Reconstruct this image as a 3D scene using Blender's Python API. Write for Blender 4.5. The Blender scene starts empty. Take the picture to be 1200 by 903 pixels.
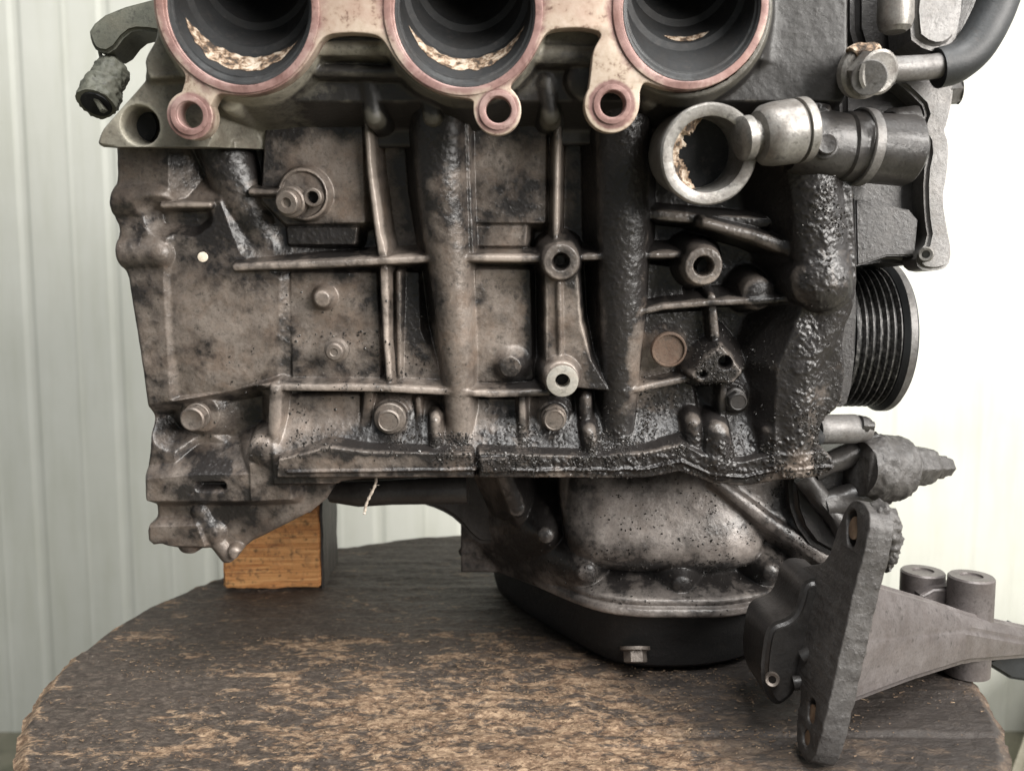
import bpy, bmesh, math, random
import numpy as np
from mathutils import Vector, Matrix, noise as mnoise

random.seed(7); RNG = np.random.default_rng(11)
R = math.radians
S = bpy.context.scene
COL = S.collection

# ------------------------------------------------------------------ camera, world, light, exposure
CAM_H, PITCH, FPX = 0.208, R(5.5), 1000.0
cam = bpy.data.objects.new('camera', bpy.data.cameras.new('camera')); COL.objects.link(cam)
cam.location = (0, 0, CAM_H); cam.rotation_euler = (R(90) - PITCH, 0, 0)
cam.data.sensor_width = 36; cam.data.lens = 36 * FPX / 1200
cam.data.clip_start = 0.02; cam.data.clip_end = 60
cam.data.dof.use_dof = True; cam.data.dof.focus_distance = 0.425; cam.data.dof.aperture_fstop = 10
S.camera = cam
W = bpy.data.worlds.new('World'); S.world = W; W.use_nodes = True
bgn = W.node_tree.nodes['Background']
bgn.inputs[0].default_value = (0.90, 0.96, 1.0, 1); bgn.inputs[1].default_value = 0.18

def area(name, loc, target, sx, sy, power, col):
    d = bpy.data.lights.new(name, 'AREA'); d.shape = 'RECTANGLE'; d.size = sx; d.size_y = sy
    d.energy = power; d.color = col
    o = bpy.data.objects.new(name, d); COL.objects.link(o); o.location = loc
    o.rotation_euler = (Vector(target) - Vector(loc)).to_track_quat('-Z', 'Y').to_euler()
    return o
# the open workshop doorway beside the wall, with unseen lamps added at front right and overhead
area('doorway_light', (1.75, 0.55, 0.85), (0.55, 1.2, 0.2), 0.5, 1.4, 5, (1.0, 0.98, 0.96))
area('key_lamp', (0.95, -0.42, 0.62), (0.05, 0.45, 0.14), 0.75, 0.70, 27, (1.0, 0.965, 0.92))
area('top_lamp', (0.28, -0.28, 1.45), (0.1, 0.5, 0.1), 0.7, 0.6, 23, (1.0, 0.99, 0.97))
S.view_settings.view_transform = 'Standard'; S.view_settings.look = 'None'
S.view_settings.exposure = 0.6; S.view_settings.gamma = 1.0
S.view_settings.use_curve_mapping = False

# ------------------------------------------------------------------ helpers
CP, SP = math.cos(PITCH), math.sin(PITCH)
CAM = np.array([0, 0, CAM_H])
def ray(px, py):
    x, y = (px - 600) / FPX, (451.5 - py) / FPX
    return np.array([x, CP + y * SP, -SP + y * CP])
def at(px, py, Y):                       # the place at distance Y in front of the camera
    d = ray(px, py); return Vector(CAM + d * (Y / d[1]))
def atz(px, py, z):                      # the place on a level z
    d = ray(px, py); return Vector(CAM + d * ((z - CAM_H) / d[2]))

class Frame:
    """a plane: O origin, U right, V up, N out; heights in mm along N, u and v in mm"""
    def __init__(s, O, lean):
        s.O = np.array(O, float); s.U = np.array([1., 0, 0])
        s.V = np.array([0, -math.sin(lean), math.cos(lean)])
        s.N = np.cross(s.U, s.V)
    def uv(s, px, py, h=0.0):
        d = ray(px, py); t = (np.dot(s.O - CAM, s.N) + h * 1e-3) / np.dot(d, s.N)
        p = CAM + d * t - s.O
        return np.array([np.dot(p, s.U), np.dot(p, s.V)]) * 1e3
    def pt(s, u, v, h=0.0):
        return Vector(s.O + (s.U * u + s.V * v + s.N * h) * 1e-3)
    def p(s, px, py, h=0.0):
        return s.pt(*s.uv(px, py, h), h)
    def mat(s, px, py, h=0.0):           # a matrix whose +Z is N, at the pixel's place on height h
        m = Matrix((s.U, s.V, s.N)).transposed().to_4x4(); m.translation = s.p(px, py, h); return m

ABS = set()                               # things whose parts are modelled where they stand
def link(name, me, m=None, parent=None, **kw):
    o = bpy.data.objects.new(name, me); COL.objects.link(o)
    if m is not None and me is not None: me.materials.append(m)
    if parent is not None:
        o.parent = parent
        if parent.name in ABS: o.matrix_parent_inverse = Matrix.Translation(-parent.location)
    for k, v in kw.items(): o[k] = v
    return o
def thing(name, label, cat, me=None, m=None, group=None):
    o = link(name, me, m); o['label'] = label; o['category'] = cat
    if group: o['group'] = group
    return o
def structure(name, me, m):
    return link(name, me, m, kind='structure')

def np_mesh(name, V, F, normals=None, attrs=None, smooth=True):
    V = np.asarray(V, np.float32); F = np.asarray(F, np.int32); k = F.shape[1]
    me = bpy.data.meshes.new(name)
    me.vertices.add(len(V)); me.vertices.foreach_set('co', V.ravel())
    me.loops.add(F.size); me.loops.foreach_set('vertex_index', F.ravel())
    me.polygons.add(len(F)); me.polygons.foreach_set('loop_start', np.arange(0, F.size, k, dtype=np.int32))
    me.update(calc_edges=True)
    me.polygons.foreach_set('use_smooth', np.full(len(F), smooth))
    for an, av in (attrs or {}).items():
        a = me.attributes.new(an, 'FLOAT', 'POINT'); a.data.foreach_set('value', np.asarray(av, np.float32))
    if normals is not None:
        me.normals_split_custom_set_from_vertices([tuple(n) for n in normals])
    me.validate()
    return me

_T = RNG.random((256, 256))
def vnoise(x, y):
    xi = np.floor(x).astype(int); yi = np.floor(y).astype(int); fx = x - xi; fy = y - yi
    fx = fx * fx * (3 - 2 * fx); fy = fy * fy * (3 - 2 * fy)
    g = lambda a, b: _T[a & 255, b & 255]
    return (g(xi, yi) * (1 - fx) + g(xi + 1, yi) * fx) * (1 - fy) + (g(xi, yi + 1) * (1 - fx) + g(xi + 1, yi + 1) * fx) * fy - 0.5
def fbm(x, y, oct=4, gain=0.5):
    s = 0; a = 1
    for i in range(oct):
        s = s + a * vnoise(x + 17.3 * i, y + 9.1 * i); x = x * 2.03; y = y * 2.03; a *= gain
    return s
def sstep(a, b, x):
    t = np.clip((x - a) / (b - a), 0, 1); return t * t * (3 - 2 * t)
def smax(a, b, k): return 0.5 * (a + b + np.sqrt((a - b) ** 2 + k * k)) - 0.5 * k * 0.2
def smin(a, b, k): return 0.5 * (a + b - np.sqrt((a - b) ** 2 + k * k))
def d_seg(U, V, a, b):
    ax, ay = a; bx, by = b; dx, dy = bx - ax, by - ay
    t = np.clip(((U - ax) * dx + (V - ay) * dy) / (dx * dx + dy * dy + 1e-9), 0, 1)
    return np.hypot(U - ax - t * dx, V - ay - t * dy), t
def sd_poly(U, V, P):
    d = np.full(U.shape, 1e9); ins = np.zeros(U.shape, bool); n = len(P)
    for i in range(n):
        a, b = P[i], P[(i + 1) % n]
        d = np.minimum(d, d_seg(U, V, a, b)[0])
        if a[1] != b[1]:
            c = (a[1] > V) != (b[1] > V)
            ins ^= c & (U < (b[0] - a[0]) * (V - a[1]) / (b[1] - a[1]) + a[0])
    return np.where(ins, -d, d)
def chaikin(P, n=2, closed=True):
    P = [np.array(p, float) for p in P]
    for _ in range(n):
        Q = [] if closed else [P[0]]
        m = len(P)
        for i in range(m if closed else m - 1):
            a, b = P[i], P[(i + 1) % m]
            Q += [a * .75 + b * .25, a * .25 + b * .75]
        if not closed: Q.append(P[-1])
        P = Q
    return P

def round_poly(P, f=0.22, n=2):
    P = [np.array(p, float) for p in P]; Q = []; m = len(P)
    for i in range(m):
        a, b = P[i], P[(i + 1) % m]; L = np.hypot(*(b - a)); e = min(0.5, 5.0 * f * 2 / max(L, 1e-6))
        Q += [a, a + (b - a) * e, a + (b - a) * (1 - e)] if e < 0.45 else [a]
    return chaikin(Q, n)

class Field:
    """a cast surface built up from ribs, bosses and hollows, in mm over a frame"""
    def __init__(s, fr, u0, u1, v0, v1, step):
        s.f = fr; s.step = step
        s.u = np.arange(u0, u1, step); s.v = np.arange(v0, v1, step)
        s.U, s.V = np.meshgrid(s.u, s.v)
        s.Z = np.zeros(s.U.shape); s.L = np.zeros(s.U.shape, int); s.names = {0: None}
    def lab(s, name):
        if name is None: return 0
        k = len(s.names); s.names[k] = name; return k
    def add(s, Zf, name=None, k=1.6, lab=None):
        l = s.lab(name) if lab is None else lab
        s.L = np.where(Zf > s.Z + 0.3, l, s.L) if l else s.L
        s.Z = smax(s.Z, Zf, k)
        return l
    def carve(s, Zf, k=1.0): s.Z = smin(s.Z, Zf, k)
    def line(s, pts, h, w, name='rib', k=0.9, rt=0.6, slope=6.0, hs=None, lab=None):
        # pts: photo places of the crest; h crest height mm; w half width mm (may differ per point)
        Q = [s.f.uv(x, y, h) for x, y in pts]; best = np.full(s.U.shape, -1e3)
        ws = w if isinstance(w, (list, tuple)) else [w] * len(Q)
        ws = [x * (0.78 if rt < 1 else 1.0) for x in ws]
        hh = hs or [h] * len(Q)
        for i in range(len(Q) - 1):
            d, t = d_seg(s.U, s.V, Q[i], Q[i + 1]); wi = ws[i] + (ws[i + 1] - ws[i]) * t; hi = hh[i] + (hh[i + 1] - hh[i]) * t
            best = np.maximum(best, hi - rt * np.minimum(d / wi, 1) ** 2 - slope * np.maximum(0, d - wi))
        return s.add(best, name, k, lab)
    def barrel(s, pts, zc, rad, name='oil_drain_tube', k=1.1):
        h = zc + max(rad) * 0.8; Q = [s.f.uv(x, y, h) for x, y in pts]; best = np.full(s.U.shape, -1e3)
        for i in range(len(Q) - 1):
            d, t = d_seg(s.U, s.V, Q[i], Q[i + 1]); r = rad[i] + (rad[i + 1] - rad[i]) * t
            z = zc + np.sqrt(np.maximum(r * r - d * d, 0)) - 3.0 * np.maximum(0, d - r)
            best = np.maximum(best, z)
        return s.add(best, name, k)
    def boss(s, px, py, h, r, name='boss', hole=0, depth=12, k=1.2, round_=1.0, slope=5, dome=0, lab=None):
        c = s.f.uv(px, py, h); d = np.hypot(s.U - c[0], s.V - c[1])
        q = np.clip((d - (r - round_)) / round_, 0, 1)
        z = h - round_ * (1 - np.sqrt(np.maximum(1 - q * q, 0))) - slope * np.maximum(0, d - r)
        if dome: z = h - dome + np.sqrt(np.maximum(0, 1 - (d / r) ** 2)) * dome - slope * np.maximum(0, d - r)
        l = s.add(z, name, k, lab)
        if hole: s.hole(px, py, h, hole, depth)
        return l
    def hole(s, px, py, h, r, depth, k=0.5):
        c = s.f.uv(px, py, h); d = np.hypot(s.U - c[0], s.V - c[1])
        s.carve(np.maximum(h + 0.6 - 6 * np.maximum(0, r + 0.1 - d) + 3 * np.maximum(0, d - r), h - depth) + np.where(d > r + 1.2, 99, 0), k)
    def pad(s, pts, h, slope=3.5, name=None, k=0.7, tilt=(0, 0), n=2, soft=False):
        P = (chaikin if soft else round_poly)([s.f.uv(x, y, h) for x, y in pts], n=n); d = sd_poly(s.U, s.V, P)
        c = np.mean(P, 0)
        return s.add(h + tilt[0] * (s.U - c[0]) + tilt[1] * (s.V - c[1]) - slope * np.maximum(0, d), name, k)
    def hollow(s, pts, h, slope=1.8, k=1.2, n=2):
        P = round_poly([s.f.uv(x, y, h) for x, y in pts], n=n); d = sd_poly(s.U, s.V, P)
        s.carve(h + slope * np.maximum(0, d + 0.5) + np.where(d > 12, 99, 0), k)
    def build(s, m, parent, base_name, outline, edge_r=2.0, back=45, oil=None, mats=None):
        f = s.f; U, V, Z = s.U.copy(), s.V.copy(), s.Z; st = s.step
        sd = sd_poly(U, V, outline)
        d = np.clip(-sd, 0, edge_r); Z = Z - (edge_r - np.sqrt(np.maximum(edge_r ** 2 - (edge_r - d) ** 2, 0)))
        gv, gu = np.gradient(sd, st); gl = np.hypot(gu, gv) + 1e-9
        near = (sd > 0) & (sd < 2.2 * st)
        U = np.where(near, U - gu / gl * sd, U); V = np.where(near, V - gv / gl * sd, V)
        hv, hu = np.gradient(s.Z - (edge_r - np.sqrt(np.maximum(edge_r ** 2 - (edge_r - d) ** 2, 0))), st)
        nr, nc = U.shape
        P = f.O + (U[..., None] * f.U + V[..., None] * f.V + Z[..., None] * f.N) * 1e-3
        N = f.N - hu[..., None] * f.U - hv[..., None] * f.V
        N /= np.linalg.norm(N, axis=-1, keepdims=True)
        idx = np.arange(nr * nc).reshape(nr, nc)
        q = np.stack([idx[:-1, :-1], idx[:-1, 1:], idx[1:, 1:], idx[1:, :-1]], -1).reshape(-1, 4)
        cs = sd.ravel()[q]
        ok = (cs.max(1) < 2.0 * st) & (cs.mean(1) < 0.25 * st)
        fl = s.L[:-1, :-1].ravel()[ok]; q = q[ok]
        g = np.zeros((nr - 1) * (nc - 1), int); g[ok] = fl; g = g.reshape(nr - 1, nc - 1); okg = ok.reshape(nr - 1, nc - 1); seen = np.zeros(g.shape, bool)
        for r0, c0 in zip(*np.nonzero(g * okg)):
            if seen[r0, c0]: continue
            l0 = g[r0, c0]; st_ = [(r0, c0)]; seen[r0, c0] = True; comp = []
            while st_:
                r, c = st_.pop(); comp.append((r, c))
                for a, b in ((r + 1, c), (r - 1, c), (r, c + 1), (r, c - 1)):
                    if 0 <= a < g.shape[0] and 0 <= b < g.shape[1] and g[a, b] == l0 and okg[a, b] and not seen[a, b]: seen[a, b] = True; st_.append((a, b))
            rr_, cc_ = zip(*comp)
            g[list(rr_), list(cc_)] = 0 if len(comp) < 60 else (l0 if l0 not in getattr(s, 'used', set()) else s.lab(s.names[l0]))
            s.used = getattr(s, 'used', set()) | {l0}
        fl = g.ravel()[ok]
        P = P.reshape(-1, 3); N = N.reshape(-1, 3)
        ov = np.zeros(len(P)) if oil is None else oil(s, U, V, Z).ravel()
        Zb = s.Z.copy(); kn = np.ones(13) / 13                         # how far each place stands proud of its surroundings: rubbed bright
        for _ in range(2):
            Zb = np.apply_along_axis(lambda r: np.convolve(np.pad(r, 6, 'edge'), kn, 'valid'), 0, Zb); Zb = np.apply_along_axis(lambda r: np.convolve(np.pad(r, 6, 'edge'), kn, 'valid'), 1, Zb)
        wv = np.clip((s.Z - Zb) / 4.0, 0, 1).ravel()
        # side walls along the outline
        e = np.concatenate([q[:, [0, 1]], q[:, [1, 2]], q[:, [2, 3]], q[:, [3, 0]]])
        key = np.sort(e, 1); kk = key[:, 0].astype(np.int64) * (nr * nc) + key[:, 1]
        _, inv, cnt = np.unique(kk, return_inverse=True, return_counts=True)
        be = e[cnt[inv.ravel()] == 1]
        base = None; out = []
        for l in sorted(set(fl.tolist())):
            name = s.names.get(l) or base_name
            qq = q[fl == l]; vs, inv2 = np.unique(qq, return_inverse=True)
            VV = P[vs]; FF = inv2.reshape(-1, 4); NN = N[vs]; OO = ov[vs]; WW = wv[vs]
            if l == 0:
                a = P[be[:, 0]]; b = P[be[:, 1]]; dn = f.N
                hb = Z.ravel()
                a2 = a - np.outer(hb[be[:, 0]] + back, dn) * 1e-3; b2 = b - np.outer(hb[be[:, 1]] + back, dn) * 1e-3
                t = b - a; sn = np.cross(t, np.broadcast_to(f.N, t.shape)); sn /= np.linalg.norm(sn, axis=1, keepdims=True) + 1e-12
                k0 = len(VV); m_ = len(be)
                VV = np.concatenate([VV, a, b, a2, b2]); NN = np.concatenate([NN, sn, sn, sn, sn])
                OO = np.concatenate([OO, ov[be[:, 0]], ov[be[:, 1]], ov[be[:, 0]], ov[be[:, 1]]])
                WW = np.concatenate([WW, np.zeros(4 * m_)])
                i = np.arange(m_)
                FF = np.concatenate([FF, np.stack([k0 + m_ + i, k0 + i, k0 + 2 * m_ + i, k0 + 3 * m_ + i], 1)])
            me = np_mesh(name, VV, FF, NN, {'oil': OO, 'wear': WW})
            mm = (mats or {}).get(name, m)
            o = link(name, me, mm, parent if base is None else base)
            if base is None: base = o
            out.append(o)
        s.P = P.reshape(nr, nc, 3); s.NR = N.reshape(nr, nc, 3); s.sd = sd
        return base

def bm_mesh(name, bm, smooth=True, sharp=35):
    bmesh.ops.recalc_face_normals(bm, faces=bm.faces)
    for f in bm.faces: f.smooth = smooth
    if smooth:
        for e in bm.edges:
            if len(e.link_faces) == 2 and e.calc_face_angle(0) > R(sharp): e.smooth = False
    me = bpy.data.meshes.new(name); bm.to_mesh(me); bm.free(); return me

def loft(bm, rings, cap0=True, cap1=True):
    vs = [[bm.verts.new(p) for p in r] for r in rings]; n = len(rings[0])
    for a, b in zip(vs[:-1], vs[1:]):
        for i in range(n):
            bm.faces.new((a[i], a[(i + 1) % n], b[(i + 1) % n], b[i]))
    if cap0: bm.faces.new(vs[0][::-1])
    if cap1: bm.faces.new(vs[-1])
    return vs
def basis(axis):
    z = Vector(axis).normalized(); x = Vector((0, 0, 1)).cross(z)
    if x.length < 1e-3: x = Vector((1, 0, 0))
    x.normalize(); return x, z.cross(x), z
def lathe(bm, org, axis, prof, n=28, sides=None, cap0=True, cap1=True, wob=0, rot=0):
    # prof: (distance along axis, radius); sides=6 makes hex rings
    x, y, z = basis(axis); rings = []
    for t, r in prof:
        ring = []
        for i in range(n):
            a = 2 * math.pi * i / n + rot; rr = r
            if sides:
                k = math.pi / sides; rr = r * math.cos(k) / math.cos((a - rot) % (2 * k) - k)
            if wob:
                rr += wob * mnoise.noise(Vector((math.cos(a) * 2, math.sin(a) * 2, t * 300)) + Vector(org) * 40)
            ring.append(Vector(org) + z * t + (x * math.cos(a) + y * math.sin(a)) * rr)
        rings.append(ring)
    loft(bm, rings, cap0, cap1)
def tube(bm, pts, rad, n=20, cap=True, wob=0):
    pts = [Vector(p) for p in pts]; rings = []; x = None
    rad = rad if isinstance(rad, (list, tuple)) else [rad] * len(pts)
    for i, p in enumerate(pts):
        t = (pts[min(i + 1, len(pts) - 1)] - pts[max(i - 1, 0)]).normalized()
        if x is None: x = basis(t)[0]
        x = (x - t * x.dot(t)).normalized(); y = t.cross(x); ring = []
        for k in range(n):
            a = 2 * math.pi * k / n; r = rad[i] * (1 + (wob * mnoise.noise(p * 90 + x * math.cos(a) + y * math.sin(a)) if wob else 0))
            ring.append(p + (x * math.cos(a) + y * math.sin(a)) * r)
        rings.append(ring)
    loft(bm, rings, cap, cap)
def smooth_path(pts, n=3): return [Vector(p) for p in chaikin(pts, n, closed=False)]

# ---- plates: the zero line of a distance field, filled, thick and bevelled
def trace(sd, us, vs):
    nr, nc = sd.shape; seg = {}
    def pt(e):
        (r0, c0), (r1, c1) = e; a, b = sd[r0, c0], sd[r1, c1]; t = a / (a - b)
        return (us[c0] + (us[c1] - us[c0]) * t, vs[r0] + (vs[r1] - vs[r0]) * t)
    ins = sd < 0; nxt = {}
    code = ins[:-1, :-1] * 1 + ins[:-1, 1:] * 2 + ins[1:, 1:] * 4 + ins[1:, :-1] * 8
    rr, cc = np.nonzero((code > 0) & (code < 15))
    tab = {1: [(3, 0)], 2: [(0, 1)], 3: [(3, 1)], 4: [(1, 2)], 5: [(3, 0), (1, 2)], 6: [(0, 2)], 7: [(3, 2)], 8: [(2, 3)], 9: [(2, 0)],
           10: [(0, 1), (2, 3)], 11: [(2, 1)], 12: [(1, 3)], 13: [(1, 0)], 14: [(0, 3)]}
    for r, c in zip(rr.tolist(), cc.tolist()):
        E = [((r, c), (r, c + 1)), ((r, c + 1), (r + 1, c + 1)), ((r + 1, c), (r + 1, c + 1)), ((r, c), (r + 1, c))]
        for a, b in tab[int(code[r, c])]: nxt[E[a]] = E[b]
    loops = []
    while nxt:
        s0 = next(iter(nxt)); lp = []; e = s0
        while e in nxt:
            lp.append(pt(e)); e = nxt.pop(e)
        if len(lp) > 8: loops.append(lp)
    return loops
def plate(name, loops, thick, bevel, mtx, m, parent, res=2):
    """loops in mm in the plane of mtx; the plate lies between local z=-thick and 0"""
    cu = bpy.data.curves.new(name, 'CURVE'); cu.dimensions = '2D'; cu.fill_mode = 'BOTH'
    cu.extrude = max(thick / 2 - bevel, 0.01) * 1e-3; cu.bevel_depth = bevel * 1e-3; cu.bevel_resolution = res; cu.offset = -bevel * 1e-3
    for lp in loops:
        sp = cu.splines.new('POLY'); sp.points.add(len(lp) - 1); sp.use_cyclic_u = True
        sp.points.foreach_set('co', np.array([(x * 1e-3, y * 1e-3, 0, 1) for x, y in lp], np.float32).ravel())
    o = bpy.data.objects.new(name, cu); COL.objects.link(o)
    dg = bpy.context.evaluated_depsgraph_get(); me = bpy.data.meshes.new_from_object(o.evaluated_get(dg)); bpy.data.objects.remove(o)
    me.transform(mtx @ Matrix.Translation((0, 0, -thick / 2 * 1e-3))); me.name = name
    me.materials.clear()
    bm = bmesh.new(); bm.from_mesh(me); bmesh.ops.remove_doubles(bm, verts=bm.verts, dist=1e-6)
    for f in bm.faces: f.smooth = True
    for e in bm.edges:
        if len(e.link_faces) == 2 and e.calc_face_angle(0) > R(32): e.smooth = False
    bm.to_mesh(me); bm.free()
    return link(name, me, m, parent)

# ------------------------------------------------------------------ materials
def mat(name):
    m = bpy.data.materials.new(name); m.use_nodes = True
    return m, m.node_tree, m.node_tree.nodes['Principled BSDF']
def nd(t, typ, **kw):
    n = t.nodes.new(typ)
    for k, v in kw.items():
        if k.startswith('i_'):
            key = k[2:]; n.inputs[int(key) if key.isdigit() else key].default_value = v
        else: setattr(n, k, v)
    return n
def coords(t, scale=(1, 1, 1)):
    c = nd(t, 'ShaderNodeTexCoord'); mp = nd(t, 'ShaderNodeMapping'); mp.inputs['Scale'].default_value = scale
    t.links.new(c.outputs['Object'], mp.inputs['Vector']); return mp.outputs['Vector']
def noise(t, vec, scale, detail=5, rough=0.6, dist=0):
    n = nd(t, 'ShaderNodeTexNoise'); n.inputs['Scale'].default_value = scale; n.inputs['Detail'].default_value = detail
    n.inputs['Roughness'].default_value = rough; n.inputs['Distortion'].default_value = dist
    t.links.new(vec, n.inputs['Vector']); return n.outputs['Fac']
def ramp(t, fac, stops):
    n = nd(t, 'ShaderNodeValToRGB'); cr = n.color_ramp
    while len(cr.elements) < len(stops): cr.elements.new(0.5)
    for e, (p, c) in zip(cr.elements, stops):
        e.position = p; e.color = (c, c, c, 1) if not hasattr(c, '__len__') else (*c, 1)
    t.links.new(fac, n.inputs['Fac']); return n.outputs['Color']
def mix(t, fac, a, b, mode='MIX'):
    n = nd(t, 'ShaderNodeMix', data_type='RGBA', blend_type=mode)
    for sock, v in ((0, fac), (6, a), (7, b)):
        if hasattr(v, 'is_linked'): t.links.new(v, n.inputs[sock])
        else: n.inputs[sock].default_value = v if sock == 0 else (*v, 1)
    return n.outputs[2]
def math_(t, op, a, b=None, clamp=False):
    n = nd(t, 'ShaderNodeMath', operation=op, use_clamp=clamp)
    for i, v in enumerate((a, b)):
        if v is None: continue
        if hasattr(v, 'is_linked'): t.links.new(v, n.inputs[i])
        else: n.inputs[i].default_value = v
    return n.outputs[0]
def bump(t, bs, hs):                      # hs: [(height socket, strength, distance)]
    prev = None
    for h, st, di in hs:
        b = nd(t, 'ShaderNodeBump'); b.inputs['Strength'].default_value = st; b.inputs['Distance'].default_value = di
        t.links.new(h, b.inputs['Height'])
        if prev: t.links.new(prev, b.inputs['Normal'])
        prev = b.outputs['Normal']
    t.links.new(prev, bs.inputs['Normal'])

def grimy(name, lo, hi, warm, oil=0.0, use_attr=False, metal=0.35, rough=0.5, grit=1.0, oilcol=(0.012, 0.011, 0.011), oilrough=0.33, spec=0.43):
    """dirty cast metal: mottled dry dirt, and black wet oil or painted shade where the oil amount is high"""
    m, t, bs = mat(name); v = coords(t); L = t.links
    n1 = noise(t, v, 34, 7, 0.68); n2 = noise(t, v, 300, 5, 0.7, 0.2); n3 = noise(t, v, 700, 4, 0.7); n4 = noise(t, v, 75, 6, 0.74, 0.3)
    c = mix(t, ramp(t, n1, [(0.30, 0), (0.70, 1)]), lo, hi)
    c = mix(t, math_(t, 'MULTIPLY', ramp(t, n4, [(0.45, 0), (0.75, 1)]), 0.55), c, warm)
    c = mix(t, math_(t, 'MULTIPLY', ramp(t, n3, [(0.35, 1), (0.5, 0)]), 0.30), c, tuple(x * 0.45 for x in lo))
    spk = ramp(t, math_(t, 'ADD', math_(t, 'MULTIPLY', n2, 0.7), math_(t, 'MULTIPLY', n4, 0.3)), [(spec - 0.09, 1), (spec + 0.03, 0)])   # dark specks of crud
    c = mix(t, math_(t, 'MULTIPLY', spk, 0.7), c, (0.03, 0.026, 0.024))
    pale = ramp(t, n2, [(0.58, 0), (0.74, 1)])
    c = mix(t, math_(t, 'MULTIPLY', pale, 0.35), c, tuple(min(1, x * 1.5) for x in hi))
    if use_attr:
        a = nd(t, 'ShaderNodeAttribute'); a.attribute_name = 'oil'; base = a.outputs['Fac']  # also carries shade painted onto block, head and pan
    else:
        vn = nd(t, 'ShaderNodeValue'); vn.outputs[0].default_value = oil; base = vn.outputs[0]
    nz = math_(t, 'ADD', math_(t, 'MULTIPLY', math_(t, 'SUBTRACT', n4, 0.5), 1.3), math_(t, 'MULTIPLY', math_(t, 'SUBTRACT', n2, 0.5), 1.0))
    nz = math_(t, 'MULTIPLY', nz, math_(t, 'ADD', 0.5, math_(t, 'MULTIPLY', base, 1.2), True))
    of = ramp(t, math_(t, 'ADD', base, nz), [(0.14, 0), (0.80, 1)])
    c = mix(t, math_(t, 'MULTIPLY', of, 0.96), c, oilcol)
    if use_attr:
        w_ = nd(t, 'ShaderNodeAttribute'); w_.attribute_name = 'wear'
        wf = ramp(t, math_(t, 'ADD', w_.outputs['Fac'], math_(t, 'MULTIPLY', math_(t, 'SUBTRACT', n4, 0.5), 1.8)), [(0.50, 0), (0.95, 1)])
        wf = math_(t, 'MULTIPLY', wf, math_(t, 'SUBTRACT', 1.0, math_(t, 'MULTIPLY', of, 0.7)))
        c = mix(t, math_(t, 'MULTIPLY', wf, 0.7), c, tuple(min(1, x * 1.75) for x in hi))
    L.new(c, bs.inputs['Base Color'])
    rr = math_(t, 'ADD', rough - 0.08, math_(t, 'MULTIPLY', n2, 0.25))
    mr = nd(t, 'ShaderNodeMix'); L.new(of, mr.inputs[0]); L.new(rr, mr.inputs[2]); mr.inputs[3].default_value = oilrough
    L.new(mr.outputs[0], bs.inputs['Roughness'])
    L.new(math_(t, 'MULTIPLY', math_(t, 'SUBTRACT', 1.0, of), metal), bs.inputs['Metallic'])
    vo = nd(t, 'ShaderNodeTexVoronoi'); vo.inputs['Scale'].default_value = 420; L.new(v, vo.inputs['Vector'])
    gr = math_(t, 'MULTIPLY', ramp(t, vo.outputs['Distance'], [(0.0, 1), (0.55, 0)]), ramp(t, n2, [(0.42, 0), (0.6, 1)]))
    gr = math_(t, 'MULTIPLY', gr, ramp(t, base, [(0.15, 0.1), (0.6, 1)]))
    bump(t, bs, [(n2, 0.22 * grit, 0.0010), (gr, 0.32 * grit, 0.0006), (n3, 0.3, 0.0003)])
    return m

M = {}
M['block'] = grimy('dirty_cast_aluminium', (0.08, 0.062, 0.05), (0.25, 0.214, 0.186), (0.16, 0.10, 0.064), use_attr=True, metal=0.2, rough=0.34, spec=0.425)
M['head'] = grimy('grey_cast_aluminium', (0.12, 0.112, 0.09), (0.23, 0.215, 0.175), (0.14, 0.105, 0.075), use_attr=True, metal=0.2, grit=0.4, oilrough=0.45)
M['pan'] = grimy('oily_cast_aluminium', (0.13, 0.112, 0.10), (0.34, 0.305, 0.28), (0.17, 0.13, 0.105), use_attr=True, metal=0.2, rough=0.32, grit=0.8, spec=0.425)
M['black_pan'] = grimy('black_sheet_steel', (0.008, 0.008, 0.008), (0.017, 0.016, 0.016), (0.014, 0.011, 0.009), oil=0.3, metal=0, rough=0.62, oilrough=0.55, grit=1.5)
M['bolt'] = grimy('dull_bolt_steel', (0.10, 0.083, 0.072), (0.22, 0.19, 0.165), (0.13, 0.085, 0.06), oil=0.05, metal=0.4, rough=0.42)
M['oily'] = grimy('oily_black_metal', (0.028, 0.026, 0.025), (0.075, 0.07, 0.066), (0.05, 0.04, 0.033), oil=0.42, metal=0.2, rough=0.36, grit=0.7)
M['grey'] = grimy('grey_bracket_metal', (0.10, 0.096, 0.092), (0.23, 0.222, 0.215), (0.14, 0.115, 0.095), oil=0.24, metal=0.35, rough=0.45)
M['crud'] = grimy('caked_grey_dirt', (0.04, 0.037, 0.035), (0.12, 0.113, 0.108), (0.07, 0.058, 0.05), oil=0.34, metal=0.1, rough=0.5, grit=2.0)
M['silver'] = grimy('worn_silver_metal', (0.17, 0.162, 0.15), (0.36, 0.345, 0.32), (0.18, 0.135, 0.105), oil=0.27, metal=0.5, rough=0.36, grit=0.5)
M['boss'] = grimy('machined_boss_face', (0.28, 0.265, 0.235), (0.44, 0.425, 0.38), (0.28, 0.21, 0.155), oil=0.02, metal=0.4, rough=0.45, grit=0.6)
M['rust'] = grimy('rusty_plug', (0.075, 0.05, 0.036), (0.16, 0.11, 0.08), (0.13, 0.06, 0.035), oil=0.16, metal=0.2, rough=0.5)
M['bracket'] = grimy('brown_bracket_casting', (0.08, 0.069, 0.066), (0.18, 0.162, 0.158), (0.12, 0.094, 0.084), oil=0.2, metal=0.3, rough=0.4, grit=0.6)
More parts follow.
